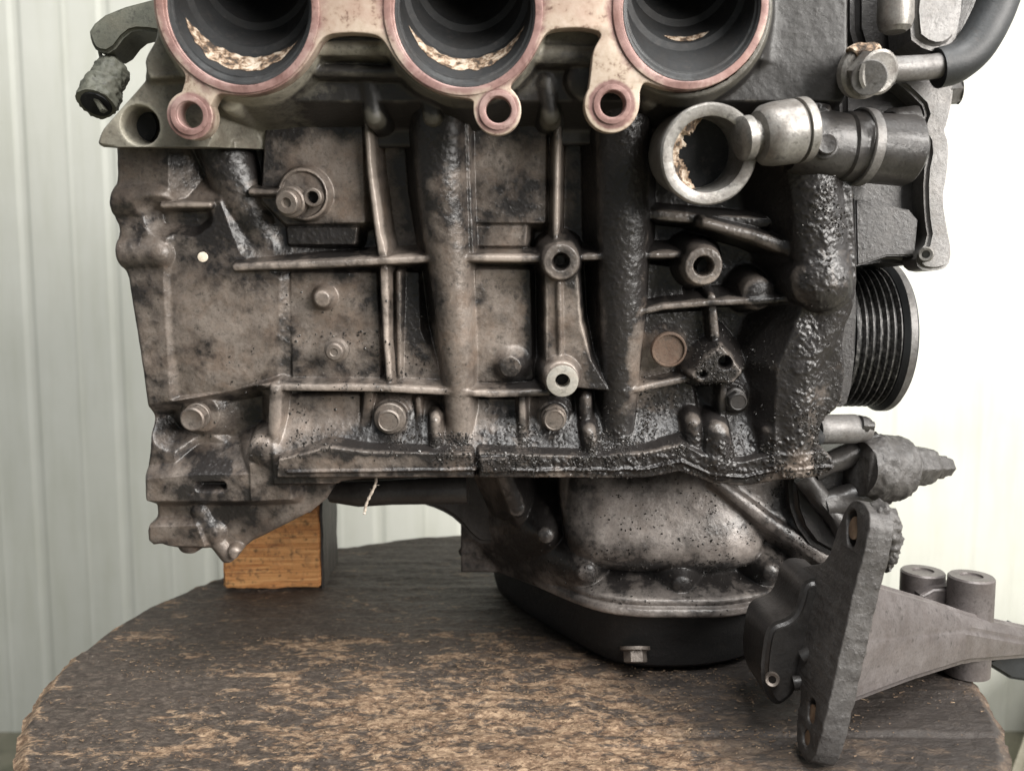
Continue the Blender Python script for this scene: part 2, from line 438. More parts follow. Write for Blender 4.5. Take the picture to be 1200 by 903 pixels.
M['rubber'] = grimy('black_rubber', (0.010, 0.011, 0.012), (0.028, 0.031, 0.033), (0.02, 0.02, 0.02), oil=0.15, metal=0, rough=0.5, grit=0.5)
M['liner'] = grimy('sooty_port_wall', (0.006, 0.0065, 0.007), (0.015, 0.016, 0.017), (0.02, 0.016, 0.013), oil=-0.2, metal=0.1, rough=0.6, grit=0.5)
M['lip'] = grimy('grey_port_lip', (0.03, 0.031, 0.032), (0.075, 0.077, 0.078), (0.06, 0.05, 0.045), oil=-0.2, metal=0.4, rough=0.4, grit=0.3)
M['soot_shade'] = grimy('soot_shade', (0.006, 0.007, 0.008), (0.014, 0.015, 0.016), (0.01, 0.01, 0.01), oil=-0.2, metal=0, rough=0.8, grit=0.5)  # soot in the ports; elsewhere hole shade put into black discs
M['plastic'] = grimy('dusty_olive_plastic', (0.075, 0.078, 0.06), (0.17, 0.17, 0.135), (0.12, 0.105, 0.075), oil=-0.1, metal=0, rough=0.6, grit=0.8)

def simple(name, stops, scale, rough, metal=0, bs_=0.3, bd=0.0005, stretch=(1, 1, 1), detail=6, warm=None):
    m, t, bs = mat(name); v = coords(t, stretch); n = noise(t, v, scale, detail, 0.68, 0.3)
    c = ramp(t, n, stops); n2 = noise(t, v, scale * 7, 4, 0.7)
    if warm: c = mix(t, math_(t, 'MULTIPLY', ramp(t, noise(t, v, scale * 2.3, 5, 0.7), [(0.5, 0), (0.66, 1)]), 0.7), c, warm)
    t.links.new(c, bs.inputs['Base Color']); bs.inputs['Metallic'].default_value = metal
    t.links.new(math_(t, 'ADD', rough - 0.1, math_(t, 'MULTIPLY', n2, 0.2)), bs.inputs['Roughness'])
    bump(t, bs, [(n, bs_, bd), (n2, bs_ * 0.7, bd * 0.4)])
    return m
def flange_mat():
    m, t, bs = mat('heat_stained_flange'); L = t.links; v = coords(t)
    n = noise(t, v, 55, 7, 0.7, 0.4); n2 = noise(t, v, 260, 5, 0.7); n3 = noise(t, v, 22, 4, 0.6)
    best = None
    for px, py, r in ((281, 10, 97), (543, 14, 94), (808, 10, 92), (222, 136, 27), (583, 130, 26), (717, 123, 27)):
        d = nd(t, 'ShaderNodeVectorMath', operation='DISTANCE'); L.new(v, d.inputs[0]); d.inputs[1].default_value = FLF(px, py)
        x = math_(t, 'DIVIDE', d.outputs['Value'], r * 0.000378)
        best = x if best is None else math_(t, 'MINIMUM', best, x)
    k = math_(t, 'ADD', best, math_(t, 'MULTIPLY', math_(t, 'SUBTRACT', n, 0.5), 0.5))
    cream = ramp(t, n2, [(0.30, (0.24, 0.165, 0.12)), (0.45, (0.43, 0.345, 0.27)), (0.7, (0.50, 0.42, 0.345))])
    red = ramp(t, n, [(0.34, (0.15, 0.082, 0.072)), (0.5, (0.27, 0.165, 0.148)), (0.66, (0.38, 0.265, 0.24))])
    c = mix(t, ramp(t, k, [(0.90, 1), (1.12, 0)]), cream, red)
    c = mix(t, math_(t, 'MULTIPLY', ramp(t, n3, [(0.50, 0), (0.68, 1)]), 0.5), c, (0.30, 0.165, 0.13))
    c = mix(t, math_(t, 'MULTIPLY', ramp(t, n2, [(0.32, 1), (0.42, 0)]), 0.6), c, (0.10, 0.06, 0.05))
    L.new(c, bs.inputs['Base Color']); bs.inputs['Metallic'].default_value = 0.25
    L.new(math_(t, 'ADD', 0.28, math_(t, 'MULTIPLY', n2, 0.3)), bs.inputs['Roughness'])
    bump(t, bs, [(n, 0.2, 0.0006), (n2, 0.25, 0.0003)]); return m
M['pink'] = simple('pink_heat_stained_metal', [(0.32, (0.13, 0.085, 0.078)), (0.5, (0.25, 0.165, 0.152)), (0.68, (0.38, 0.28, 0.26))], 45, 0.36, 0.35, 0.25, warm=(0.34, 0.17, 0.15))
M['crust'] = simple('cream_rust_crust', [(0.42, (0.035, 0.024, 0.016)), (0.49, (0.18, 0.115, 0.07)), (0.57, (0.40, 0.325, 0.25)), (0.7, (0.50, 0.44, 0.37))], 230, 0.8, 0, 0.8, 0.001)
M['cream'] = simple('cream_paint', [(0.3, (0.6, 0.5, 0.38)), (0.6, (0.8, 0.72, 0.6))], 300, 0.6)
M['groove'] = simple('worn_groove_steel', [(0.40, (0.012, 0.012, 0.012)), (0.56, (0.07, 0.068, 0.066)), (0.72, (0.24, 0.23, 0.22))], 420, 0.42, 0.4, 0.3, stretch=(1, 1, 1))
M['brass'] = simple('tarnished_bush', [(0.35, (0.16, 0.10, 0.065)), (0.65, (0.40, 0.29, 0.20))], 150, 0.35, 0.6)
M['straw'] = simple('frayed_fibre', [(0.4, (0.25, 0.2, 0.16)), (0.6, (0.55, 0.48, 0.40))], 300, 0.8)
M['glint'] = simple('wet_black_grit', [(0.4, (0.016, 0.014, 0.013)), (0.7, (0.07, 0.064, 0.058))], 300, 0.17, 0.15)
M['wire'] = simple('grey_wire', [(0.4, (0.10, 0.10, 0.09)), (0.7, (0.3, 0.29, 0.26))], 200, 0.5)

def wood_block():
    m, t, bs = mat('orange_softwood'); L = t.links
    v = coords(t, (9, 9, 330)); n = noise(t, v, 1.6, 6, 0.7, 0.9)
    c = ramp(t, n, [(0.34, (0.24, 0.078, 0.022)), (0.45, (0.55, 0.235, 0.075)), (0.6, (0.72, 0.39, 0.155))])
    v2 = coords(t); s = noise(t, v2, 55, 6, 0.7); s2 = noise(t, v2, 240, 4, 0.7)
    c = mix(t, math_(t, 'MULTIPLY', ramp(t, s, [(0.32, 1), (0.46, 0)]), 0.5), c, (0.12, 0.07, 0.04))
    c = mix(t, math_(t, 'MULTIPLY', ramp(t, s2, [(0.34, 1), (0.46, 0)]), 0.7), c, (0.06, 0.035, 0.02))
    L.new(c, bs.inputs['Base Color']); bs.inputs['Roughness'].default_value = 0.62
    bump(t, bs, [(n, 0.7, 0.0012), (s2, 0.4, 0.0006)]); return m
M['wood'] = wood_block()
M['dark_wood'] = simple('oil_soaked_wood', [(0.35, (0.018, 0.015, 0.013)), (0.55, (0.05, 0.042, 0.036)), (0.72, (0.12, 0.10, 0.085))], 50, 0.6, 0, 0.8, 0.0015, stretch=(4, 4, 0.6))

def table_mat():
    m, t, bs = mat('grimy_table_wood'); L = t.links
    v = coords(t); g = coords(t, (9, 17, 8))
    n1 = noise(t, g, 5.0, 7, 0.68, 0.5); n2 = noise(t, coords(t, (10, 13, 10)), 26, 6, 0.74, 0.6); n3 = noise(t, v, 9, 4, 0.55); n4 = noise(t, v, 320, 4, 0.7); n5 = noise(t, coords(t, (1, 1.6, 1)), 85, 6, 0.75, 1.2)
    dark = ramp(t, n2, [(0.3, (0.018, 0.013, 0.010)), (0.5, (0.05, 0.037, 0.029)), (0.72, (0.135, 0.108, 0.087))])
    bare = ramp(t, math_(t, 'ADD', math_(t, 'MULTIPLY', n2, 0.6), math_(t, 'MULTIPLY', n5, 0.4)),
                [(0.36, (0.045, 0.026, 0.016)), (0.47, (0.14, 0.086, 0.052)), (0.62, (0.40, 0.285, 0.185))])
    a = nd(t, 'ShaderNodeAttribute'); a.attribute_name = 'worn'
    k = math_(t, 'ADD', a.outputs['Fac'], math_(t, 'ADD', math_(t, 'MULTIPLY', math_(t, 'SUBTRACT', n1, 0.5), 1.7),
              math_(t, 'MULTIPLY', math_(t, 'SUBTRACT', n5, 0.5), 1.5)))
    c = mix(t, ramp(t, k, [(0.42, 0), (0.62, 1)]), dark, bare)
    a2 = nd(t, 'ShaderNodeAttribute'); a2.attribute_name = 'oil'  # oil stains plus the shade painted below the engine
    k2 = ramp(t, math_(t, 'ADD', a2.outputs['Fac'], math_(t, 'MULTIPLY', math_(t, 'SUBTRACT', n5, 0.5), 1.2)), [(0.35, 0), (0.7, 1)])
    c = mix(t, math_(t, 'MULTIPLY', k2, 0.8), c, (0.018, 0.014, 0.012))
    c = mix(t, ramp(t, n4, [(0.68, 0), (0.76, 0.8)]), c, (0.5, 0.45, 0.38))
    L.new(c, bs.inputs['Base Color']); L.new(math_(t, 'ADD', 0.46, math_(t, 'MULTIPLY', n5, 0.4)), bs.inputs['Roughness'])
    bump(t, bs, [(n2, 0.55, 0.002), (n5, 0.5, 0.0018), (n4, 0.4, 0.0006)]); return m
M['table'] = table_mat()
M['splinter'] = simple('wood_splinters', [(0.36, (0.05, 0.033, 0.022)), (0.54, (0.17, 0.115, 0.072)), (0.70, (0.36, 0.265, 0.175))], 190, 0.8)

def wall_mat():
    m, t, bs = mat('cream_painted_sheet_steel'); L = t.links; v = coords(t)
    n = noise(t, v, 5, 5, 0.6); n2 = noise(t, coords(t, (30, 30, 4)), 1.5, 4, 0.6); n3 = noise(t, v, 45, 5, 0.75)
    c = ramp(t, n, [(0.3, (0.56, 0.565, 0.505)), (0.7, (0.64, 0.645, 0.59))])
    c = mix(t, math_(t, 'MULTIPLY', ramp(t, n2, [(0.45, 0), (0.75, 1)]), 0.3), c, (0.42, 0.43, 0.34))
    c = mix(t, ramp(t, n3, [(0.70, 0), (0.76, 0.5)]), c, (0.3, 0.28, 0.2))
    L.new(c, bs.inputs['Base Color']); bs.inputs['Roughness'].default_value = 0.42
    bump(t, bs, [(n, 0.2, 0.004)]); return m
M['wall'] = wall_mat()
M['floor'] = simple('dusty_concrete', [(0.3, (0.12, 0.12, 0.085)), (0.55, (0.2, 0.19, 0.14)), (0.75, (0.28, 0.26, 0.2))], 14, 0.9, 0, 0.6, 0.004)
M['kerb'] = simple('tan_concrete', [(0.3, (0.26, 0.235, 0.18)), (0.6, (0.36, 0.33, 0.26)), (0.75, (0.42, 0.39, 0.32))], 25, 0.9, 0, 0.5, 0.002)

# ------------------------------------------------------------------ setting: floor, wall
def quad_box(bm, a, b):
    r = bmesh.ops.create_cube(bm, size=1, matrix=Matrix.Translation((Vector(a) + Vector(b)) / 2) @ Matrix.Diagonal(((b[0] - a[0]), (b[1] - a[1]), (b[2] - a[2]), 1)))
    return r['verts']
WALL_Y, FLOOR_Z = 1.20, -0.42
bm = bmesh.new(); bmesh.ops.create_grid(bm, x_segments=1, y_segments=1, size=4, matrix=Matrix.Translation((0, 0.5, FLOOR_Z)))
structure('floor', bm_mesh('floor', bm, False), M['floor'])

wall = thing('metal_wall', 'cream corrugated sheet metal wall behind the engine and table', 'wall'); wall.location = (0, WALL_Y, FLOOR_Z)
PITCHX = 0.1215
prof = [(0.0, 0), (0.051, 0), (0.0560, -0.0006), (0.061, 0), (0.1020, 0), (0.1090, 0.0018), (0.1150, 0.0018), (PITCHX, 0)]
x0 = (138 - 600) / 1000 * WALL_Y * 1.0 - 0.115 - PITCHX * 16
for pnl in range(8):
    bm = bmesh.new(); pts = []
    for k in range(6):
        for i, (x, y) in enumerate(prof):
            if i == len(prof) - 1 and k < 5: continue
            pts.append((x0 + (pnl * 6 + k) * PITCHX + x + pnl * 0.0008, y + pnl * 0.0012))
    fr = [bm.verts.new((x, y, 0)) for x, y in pts]; up = [bm.verts.new((x, y, 1.9)) for x, y in pts]
    fb = [bm.verts.new((x, y + 0.0010, 0)) for x, y in pts]; ub = [bm.verts.new((x, y + 0.0010, 1.9)) for x, y in pts]
    for A, B in ((fr, up), (ub, fb)):
        for i in range(len(pts) - 1): bm.faces.new((A[i], A[i + 1], B[i + 1], B[i]))
    for i in (0, len(pts) - 1): bm.faces.new((fr[i], up[i], ub[i], fb[i]))
    for i in range(len(pts) - 1):
        bm.faces.new((up[i], up[i + 1], ub[i + 1], ub[i])); bm.faces.new((fr[i], fb[i], fb[i + 1], fr[i + 1]))
    link('wall_panel', bm_mesh('wall_panel', bm, False), M['wall'], wall)

bm = bmesh.new(); vs = quad_box(bm, (-0.35, -0.25, FLOOR_Z - 0.02), (0.35, 0.25, -0.26))
bmesh.ops.bevel(bm, geom=bm.edges[:], offset=0.012, segments=2, affect='EDGES')
bm.transform(Matrix.Translation((0.93, 0.80, 0)) @ Matrix.Rotation(R(-38), 4, 'Z'))
thing('concrete_kerb', 'tan concrete kerb low behind the right side of the round table', 'kerb', bm_mesh('concrete_kerb', bm), M['kerb'])

# ------------------------------------------------------------------ the round table
TC, TR, TT = 0.500, 0.262, 0.028
table = thing('round_table', 'round grimy wooden table top carrying the engine', 'table'); table.location = (0, TC, -0.41)
def worn_at(X, Y):
    w = 0.20 + 0.38 * np.exp(-(((X + 0.02) / 0.14) ** 2 + ((Y - 0.42) / 0.11) ** 2)) + 0.35 * fbm(X * 16, Y * 24, 3) + 0.16 * np.exp(-(((X - 0.05) / 0.10) ** 2 + ((Y - 0.33) / 0.05) ** 2))
    rr = np.hypot(X, Y - TC); w = w + 0.9 * sstep(TR - 0.007, TR - 0.001, rr + 0.004 * fbm(X * 90, Y * 90, 3))
    return w
def oil_shade_at(X, Y):  # spilled oil, with the engine's shadow on the boards painted in
    o = 0.62 * np.exp(-(((X - 0.10) / 0.12) ** 2 + ((Y - 0.54) / 0.09) ** 2)) + 0.35 * np.exp(-(((X - 0.17) / 0.07) ** 2 + ((Y - 0.40) / 0.06) ** 2))
    o = o + 0.55 * sstep(0.02, 0.12, X + 0.25 * (Y - 0.40)) * sstep(0.20, 0.30, Y)
    return o + 0.5 * np.exp(-(((X + 0.03) / 0.12) ** 2 + ((Y - 0.66) / 0.04) ** 2))
joints = [TC - TR, 0.300, 0.3965, 0.505, 0.61, 0.70, TC + TR]
for j in range(len(joints) - 1):
    y0, y1 = joints[j], joints[j + 1]
    ny = max(8, int((y1 - y0) / 0.0013)); nx = 360
    ys = np.linspace(y0 + (1e-5 if j == 0 else 0), y1 - (1e-5 if j == len(joints) - 2 else 0), ny)
    hw = np.sqrt(np.maximum(TR ** 2 - (ys - TC) ** 2, 1e-9))
    X = np.linspace(-1, 1, nx)[None, :] * hw[:, None]; Y = np.repeat(ys[:, None], nx, 1)
    ang = np.arctan2(Y - TC, X); jag = 1 + 0.010 * fbm(np.cos(ang) * 22 + 40, np.sin(ang) * 22 + 40, 4) * sstep(0.8, 1, np.hypot(X, Y - TC) / TR)
    X = X * jag
    def top(X, Y):
        rr = np.hypot(X, Y - TC)
        Z = 0.0009 * fbm(X * 14 + 5, Y * 120, 4) + 0.0022 * fbm(X * 60, Y * 110 + 3, 4) * (0.25 + np.clip(worn_at(X, Y), 0, 1)) - 0.004 * sstep(TR - 0.006, TR, rr)
        return Z - 0.0024 * (1 - sstep(0.0005, 0.004, np.abs(Y - 0.3965))) * sstep(0.02, 0.12, X)
    Z = top(X, Y); e_ = 4e-4
    N = np.stack([-(top(X + e_, Y) - top(X - e_, Y)) / (2 * e_), -(top(X, Y + e_) - top(X, Y - e_)) / (2 * e_), np.ones_like(X)], -1)
    N = (N / np.linalg.norm(N, axis=-1, keepdims=True)).reshape(-1, 3)
    V = np.stack([X, Y - TC, Z + 0.41], -1).reshape(-1, 3)
    idx = np.arange(ny * nx).reshape(ny, nx)
    F = np.stack([idx[:-1, :-1], idx[:-1, 1:], idx[1:, 1:], idx[1:, :-1]], -1).reshape(-1, 4)
    sk = []; 
    for rim in (idx[:, -1], idx[::-1, 0]):
        k0 = len(V); n_ = len(rim); low = V[rim].copy(); low[:, 2] = 0.41 - TT
        V = np.concatenate([V, V[rim], low]); rn = V[rim] * (1, 1, 0); rn /= np.linalg.norm(rn, axis=1, keepdims=True) + 1e-9
        N = np.concatenate([N, rn, rn]); i = np.arange(n_ - 1); sk.append(np.stack([k0 + i, k0 + n_ + i, k0 + n_ + i + 1, k0 + i + 1], 1))
    wv = worn_at(V[:, 0], V[:, 1] + TC); ovv = oil_shade_at(V[:, 0], V[:, 1] + TC)
    link('board', np_mesh('board', V, np.concatenate([F] + sk), N, {'worn': wv, 'oil': ovv}), M['table'], table)  # 'oil' also holds the engine's painted shadow
bm = bmesh.new(); lathe(bm, (0, 0, 0), (0, 0, 1), [(0, 0.20), (0.02, 0.20), (0.021, 0.13), (0.36, 0.13), (0.361, 0.20), (0.380, 0.20)], 40)
link('drum', bm_mesh('drum', bm), M['dark_wood'], table)

# loose splinters and grit on the table
VV, FF = [], []
spots = [(random.gauss(-0.02, 0.10), random.gauss(0.41, 0.065)) for _ in range(170)]
for k in range(4200):
    if random.random() < 0.85:
        sx_, sy_ = random.choice(spots); x = random.gauss(sx_, 0.012); y = random.gauss(sy_, 0.005)
    else:
        x = random.uniform(-0.25, 0.25); y = random.uniform(0.25, 0.66)
    if math.hypot(x, y - TC) > TR - 0.004: continue
    L_ = random.choice((0.0004, 0.0006, 0.0008, 0.0012, 0.0022)) * random.uniform(0.6, 1.3); w_ = random.uniform(0.00015, 0.0004); h_ = random.uniform(0.0002, 0.0006)
    a = random.gauss(0, 0.5); tl = random.uniform(-0.12, 0.35) if random.random() < 0.35 else random.uniform(-0.05, 0.05)
    c = Vector((math.cos(a) * math.cos(tl), math.sin(a) * math.cos(tl), math.sin(tl))); s_ = Vector((-math.sin(a), math.cos(a), 0)); u = c.cross(s_)
    o = Vector((x, y, 0.0008 + abs(math.sin(tl)) * L_ / 2)); b0 = len(VV)
    for e, tp in ((-1, 0.5), (1, 0.25)):
        for q, r_ in ((-1, -1), (1, -1), (1, 1), (-1, 1)): VV.append(o + c * (e * L_ / 2) + s_ * (q * w_ * tp * 1.5) + u * (r_ * h_ * tp))
    for f in ((0, 1, 5, 4), (1, 2, 6, 5), (2, 3, 7, 6), (3, 0, 4, 7), (3, 2, 1, 0), (4, 5, 6, 7)): FF.append([b0 + i for i in f])
o = link('wood_splinters', np_mesh('wood_splinters', [tuple(v) for v in VV], FF, smooth=False), M['splinter']); o['kind'] = 'stuff'
o['label'] = 'pale wood splinters and chips scattered over the table top'; o['category'] = 'splinters'

# ------------------------------------------------------------------ wooden support block
z0 = 0.0015
A = atz(262, 690, z0); B = atz(375, 690, z0); D0 = A.y
hgt = 0.066
bm = bmesh.new(); vs = quad_box(bm, (0, 0, 0), (B.x - A.x, 0.066, hgt))
bmesh.ops.bevel(bm, geom=bm.edges[:], offset=0.0015, segments=2, affect='EDGES')
bmesh.ops.subdivide_edges(bm, edges=[e for e in bm.edges if e.calc_length() > 0.02], cuts=14, use_grid_fill=True)
for v in bm.verts: v.co += Vector((0.6, 1, 0.8)) * (0.0009 * mnoise.noise(v.co * 120) + 0.0006 * mnoise.noise(Vector((v.co.x * 40, v.co.y * 40, v.co.z * 700))))
bm.transform(Matrix.Translation(A) @ Matrix.Rotation(R(3), 4, 'Z'))
wb = thing('wooden_block', 'orange softwood block propping up the left end of the engine', 'wood block', bm_mesh('wooden_block', bm), M['wood'])
bm = bmesh.new(); vs = quad_box(bm, (B.x - A.x + 0.0003, 0.0005, -0.001), (B.x - A.x + 0.0022, 0.066, hgt + 0.004))  # thin skin over the block's own side face, dark with grime
bmesh.ops.subdivide_edges(bm, edges=bm.edges[:], cuts=8, use_grid_fill=True)
for v in bm.verts: v.co += Vector((0.5, 1, 0.3)) * 0.0012 * mnoise.noise(v.co * 160)
bm.transform(Matrix.Translation(A) @ Matrix.Rotation(R(3), 4, 'Z'))
link('grimy_side_skin', bm_mesh('grimy_side_skin', bm), M['dark_wood'], wb)
#ENGINE
# ------------------------------------------------------------------ the engine
BF = Frame(at(600, 400, 0.42), R(8))
engine = thing('engine', 'dirty oil-stained car engine standing on the round wooden table', 'engine'); engine.location = (0.06, 0.52, 0.0)
ABS.add('engine')
def px2(fr, pts, h): return [fr.uv(x, y, h) for x, y in pts]

# ---- cylinder block: one cast surface
b0 = BF.uv(100, 100, 0); b1 = BF.uv(1015, 690, 0)
K = Field(BF, b0[0] - 2, b1[0] + 6, b1[1] - 4, b0[1] + 4, 0.5)
K.Z += -8.0
# left bell housing column and the smooth plate beside it
K.pad([(118, 90), (186, 90), (188, 235), (182, 330), (190, 470), (200, 600), (120, 600)], 9, 1.2, 'bell_housing_flange')
fl = len(K.names) - 1
K.pad([(186, 250), (250, 236), (275, 300), (322, 330), (320, 452), (260, 466), (190, 474), (180, 330)], 5.5, 1.0, tilt=(0.0, 0.02))
K.add(K.f.uv(0, 0, 0)[0] * 0 + 7 - 0.30 * np.maximum(0, np.hypot((K.U - K.f.uv(255, 392, 6)[0]), (K.V - K.f.uv(255, 392, 6)[1]) * 0.85) - 24), None, 3)
for y, w in ((235, 8.5), (300, 8.0)):
    K.barrel([(112, y), (172, y)], 5, [w, w * 0.92], 'bolt_lobe')
K.hollow([(180, 250), (236, 248), (238, 258), (224, 268), (184, 264)], -1, 1.6)
K.line([(180, 241), (236, 241)], 10, 1.6)
K.barrel([(225, 130), (250, 180), (270, 235), (308, 300)], -6, [13, 13, 12, 8], 'oil_gallery')
# machined pads between the ribs
K.pad([(305, 130), (420, 128), (424, 262), (330, 264), (300, 235)], 4, 3.0, tilt=(0, -0.03))
K.pad([(330, 268), (415, 268), (412, 288), (332, 288)], 2.2, 3.0)
K.pad([(334, 322), (438, 322), (443, 452), (338, 452)], 4, 3.0, tilt=(0, -0.035))
K.pad([(552, 128), (642, 128), (640, 262), (556, 262)], 4, 3.0, tilt=(0.03, -0.03))
K.pad([(553, 266), (618, 266), (616, 290), (553, 290)], 3.4, 3.0)
K.pad([(556, 318), (622, 318), (625, 450), (556, 452)], 3.5, 3.0, tilt=(-0.06, 0))
K.pad([(466, 322), (488, 322), (490, 390), (515, 440), (516, 452), (466, 454)], 0.5, 2.0, tilt=(0.0, -0.12))
K.pad([(330, 470), (418, 468), (418, 514), (326, 520)], 4, 3.0, tilt=(0, -0.06))
K.pad([(552, 472), (606, 472), (606, 520), (550, 520)], 2, 3.0)
K.pad([(752, 310), (800, 315), (805, 350), (752, 358)], 2.5, 3.0)
K.pad([(748, 372), (830, 366), (835, 432), (745, 448)], 4.0, 3.0)
K.pad([(745, 460), (815, 450), (822, 500), (745, 510)], 3.0, 3.0)
# vertical ribs, drain tubes
K.line([(424, 112), (430, 200), (440, 275), (446, 304)], 11, [1.5, 1.7, 2.0, 2.8])
K.line([(447, 318), (449, 400), (454, 456)], 9.5, [2.6, 1.7, 2.0])
K.line([(464, 322), (466, 452)], 4, 1.6, None)
K.line([(545, 128), (549, 240), (552, 300)], 10, 1.7)
K.barrel([(508, 100), (514, 220), (524, 320), (534, 430), (537, 535)], 6, [13.0, 12.5, 10.5, 8.5, 6.5])
K.barrel([(735, 90), (735, 250), (734, 380), (731, 470), (728, 540)], 5, [13, 13, 11.5, 9, 7])
K.line([(655, 112), (652, 300)], 10, 1.7)
K.pad([(640, 312), (677, 314), (682, 380), (694, 425), (716, 462), (640, 455)], 12, 4.5, 'boss_web', n=1)
K.line([(656, 335), (658, 425)], 13.2, 1.6, None, k=2)
K.line([(838, 352), (846, 432)], 11, 2.6)
K.line([(853, 445), (850, 520)], 11, 2.2)
K.line([(429, 466), (424, 520)], 6, 3.0)
K.line([(612, 472), (613, 524)], 10.5, 2.2)
K.line([(688, 472), (689, 520)], 9, 3.0, rt=2)
K.line([(488, 472), (492, 520)], 4, 2)
# horizontal ribs
K.line([(270, 315), (380, 311), (440, 308), (505, 305)], 11.5, 2.1)
K.line([(548, 304), (640, 305)], 11.5, 2.1)
K.line([(682, 303), (745, 301), (806, 300)], 11, 1.9)
K.line([(316, 458), (440, 459), (520, 463), (575, 466), (642, 464)], 11.5, 2.2)
K.line([(735, 463), (770, 456), (812, 447), (845, 440)], 11, 2.0)
K.line([(750, 369), (780, 362), (840, 357), (912, 354), (960, 350)], 12, 1.9)
K.line([(288, 225), (326, 226)], 9, 1.6)
K.line([(188, 480), (260, 470), (322, 452)], 9.5, 1.5, None)
K.line([(830, 262), (890, 278), (960, 304)], 15, [2, 2.6, 3.6], rt=1.4)
K.line([(750, 250), (832, 258), (900, 262)], 5, 3.0, None)
# lower left pocket and its ridge
K.hollow([(190, 488), (262, 474), (305, 465), (306, 520), (290, 532), (272, 520), (250, 506), (205, 506)], -9, 1.6)
K.line([(318, 462), (316, 520)], 12, 3.0, rt=1.6)
K.boss(303, 537, 15, 8.5, 'boss', dome=6)
K.pad([(288, 548), (335, 546), (338, 590), (290, 592)], 13, 1.6)
K.pad([(166, 565), (230, 560), (292, 560), (292, 592), (166, 592)], 12, 1.6, 'bell_housing_flange')
K.hollow([(232, 568), (262, 567), (262, 573), (232, 573)], 6, 3, n=1)
K.pad([(172, 594), (240, 588), (300, 590), (376, 560), (392, 596), (320, 630), (278, 648), (262, 664), (240, 640), (225, 618), (172, 616)], 4, 1.0)
K.pad([(166, 622), (226, 620), (236, 646), (168, 644)], 9, 1.8, n=1)
K.boss(214, 646, 8, 5.5, 'boss', dome=3); K.boss(246, 630, 7, 6, None, dome=4)
K.line([(228, 606), (246, 640), (262, 660)], 6.5, 4.0, None, rt=2.5, k=2.5)
K.boss(270, 655, 10, 3.6, 'boss', dome=2)
# bosses
top = K.boss(658, 308, 15.5, 8.6, 'boss', hole=4.2, depth=9)
K.boss(659, 446, 17.5, 8.4, 'boss', hole=4.2, depth=14)
K.boss(827, 313, 17, 9.0, 'boss', hole=4.8, depth=14)
K.pad([(848, 408), (872, 438), (862, 450), (822, 450), (812, 442), (830, 420)], 15, 3.0, 'boss')
K.hole(853, 427, 15, 3.6, 8); K.hole(826, 441, 15, 2.0, 4)
K.boss(375, 352, 6.0, 4.2, 'boss', round_=1.6, slope=2.5)
K.boss(598, 432, 4.6, 5.6, None, slope=1.2)
K.boss(352, 228, 5.5, 12.2, 'sensor_seat', round_=1.5); K.hole(352, 228, 5.5, 10.6, 1.4)
for x, y, r, h in ((457, 490, 8.0, 2), (649, 489, 6.5, 2), (232, 487, 8.5, -3), (860, 467, 6, 2)):
    K.boss(x, y, h, r + 1.5, None, slope=1.0, round_=1.2)
# grit slope and the bottom flange
K.add(3 + (np.clip((K.f.uv(600, 505, 8)[1] - K.V) * 0.75, -60, 9)) - 3.0 * np.maximum(0, K.f.uv(600, 566, 8)[1] - K.V) - 3.0 * np.maximum(0, K.f.uv(320, 540, 8)[0] - K.U), None, 2.5)
K.pad([(324, 541), (350, 535), (382, 526), (430, 532), (552, 534), (555, 562), (322, 562)], 17, 5, 'bottom_flange', n=1)
K.pad([(561, 533), (640, 536), (700, 537), (760, 532), (800, 523), (832, 537), (872, 544), (915, 532), (988, 530), (988, 562), (875, 572), (835, 568), (800, 554), (760, 562), (561, 562)], 17, 5, 'bottom_flange', n=1)
K.pad([(563, 540), (594, 540), (594, 556), (563, 556)], 19.5, 5, 'boss', n=1)
K.line([(335, 556), (556, 553)], 18.0, 0.9, 'rib', k=0.5)
K.line([(600, 554), (700, 553), (760, 552), (800, 543), (832, 557), (874, 562), (915, 551), (985, 549)], 18.3, 0.9, 'rib', k=0.5)
K.line([(509, 496), (510, 540)], 12, [2.4, 3.4], None, rt=2, k=1.5)
K.line([(692, 510), (696, 540)], 15, [3.0, 4.6], None, rt=2.5, k=1.5)
K.line([(845, 512), (846, 548)], 19, [5.5, 8], None, rt=4, k=3)
K.line([(816, 500), (818, 540)], 14, [3.5, 5], None, rt=3, k=3)
K.line([(905, 508), (905, 545)], 15, [3.5, 5], None, rt=3, k=3)
# timing cover end
K.barrel([(955, 130), (962, 220), (968, 300), (972, 335)], 10, [11, 12, 13, 13.5], 'timing_cover', k=3)
K.boss(972, 332, 27, 14, 'timing_cover', dome=11, k=3)
K.pad([(922, 190), (1000, 190), (1004, 330), (986, 470), (956, 520), (905, 545), (912, 430), (945, 350)], 15, 2.2, 'timing_cover', k=4)
K.barrel([(945, 400), (938, 470), (932, 545)], 6, [9, 12, 12], 'timing_cover', k=4)
K.line([(985, 345), (965, 400), (945, 430)], 16, 6, None, rt=3, k=3)
K.pad([(985, 345), (1003, 300), (1003, 430), (975, 480), (955, 500), (955, 420)], 4, 2, None)
K.boss(890, 345, 6, 8, None, dome=4, k=3)
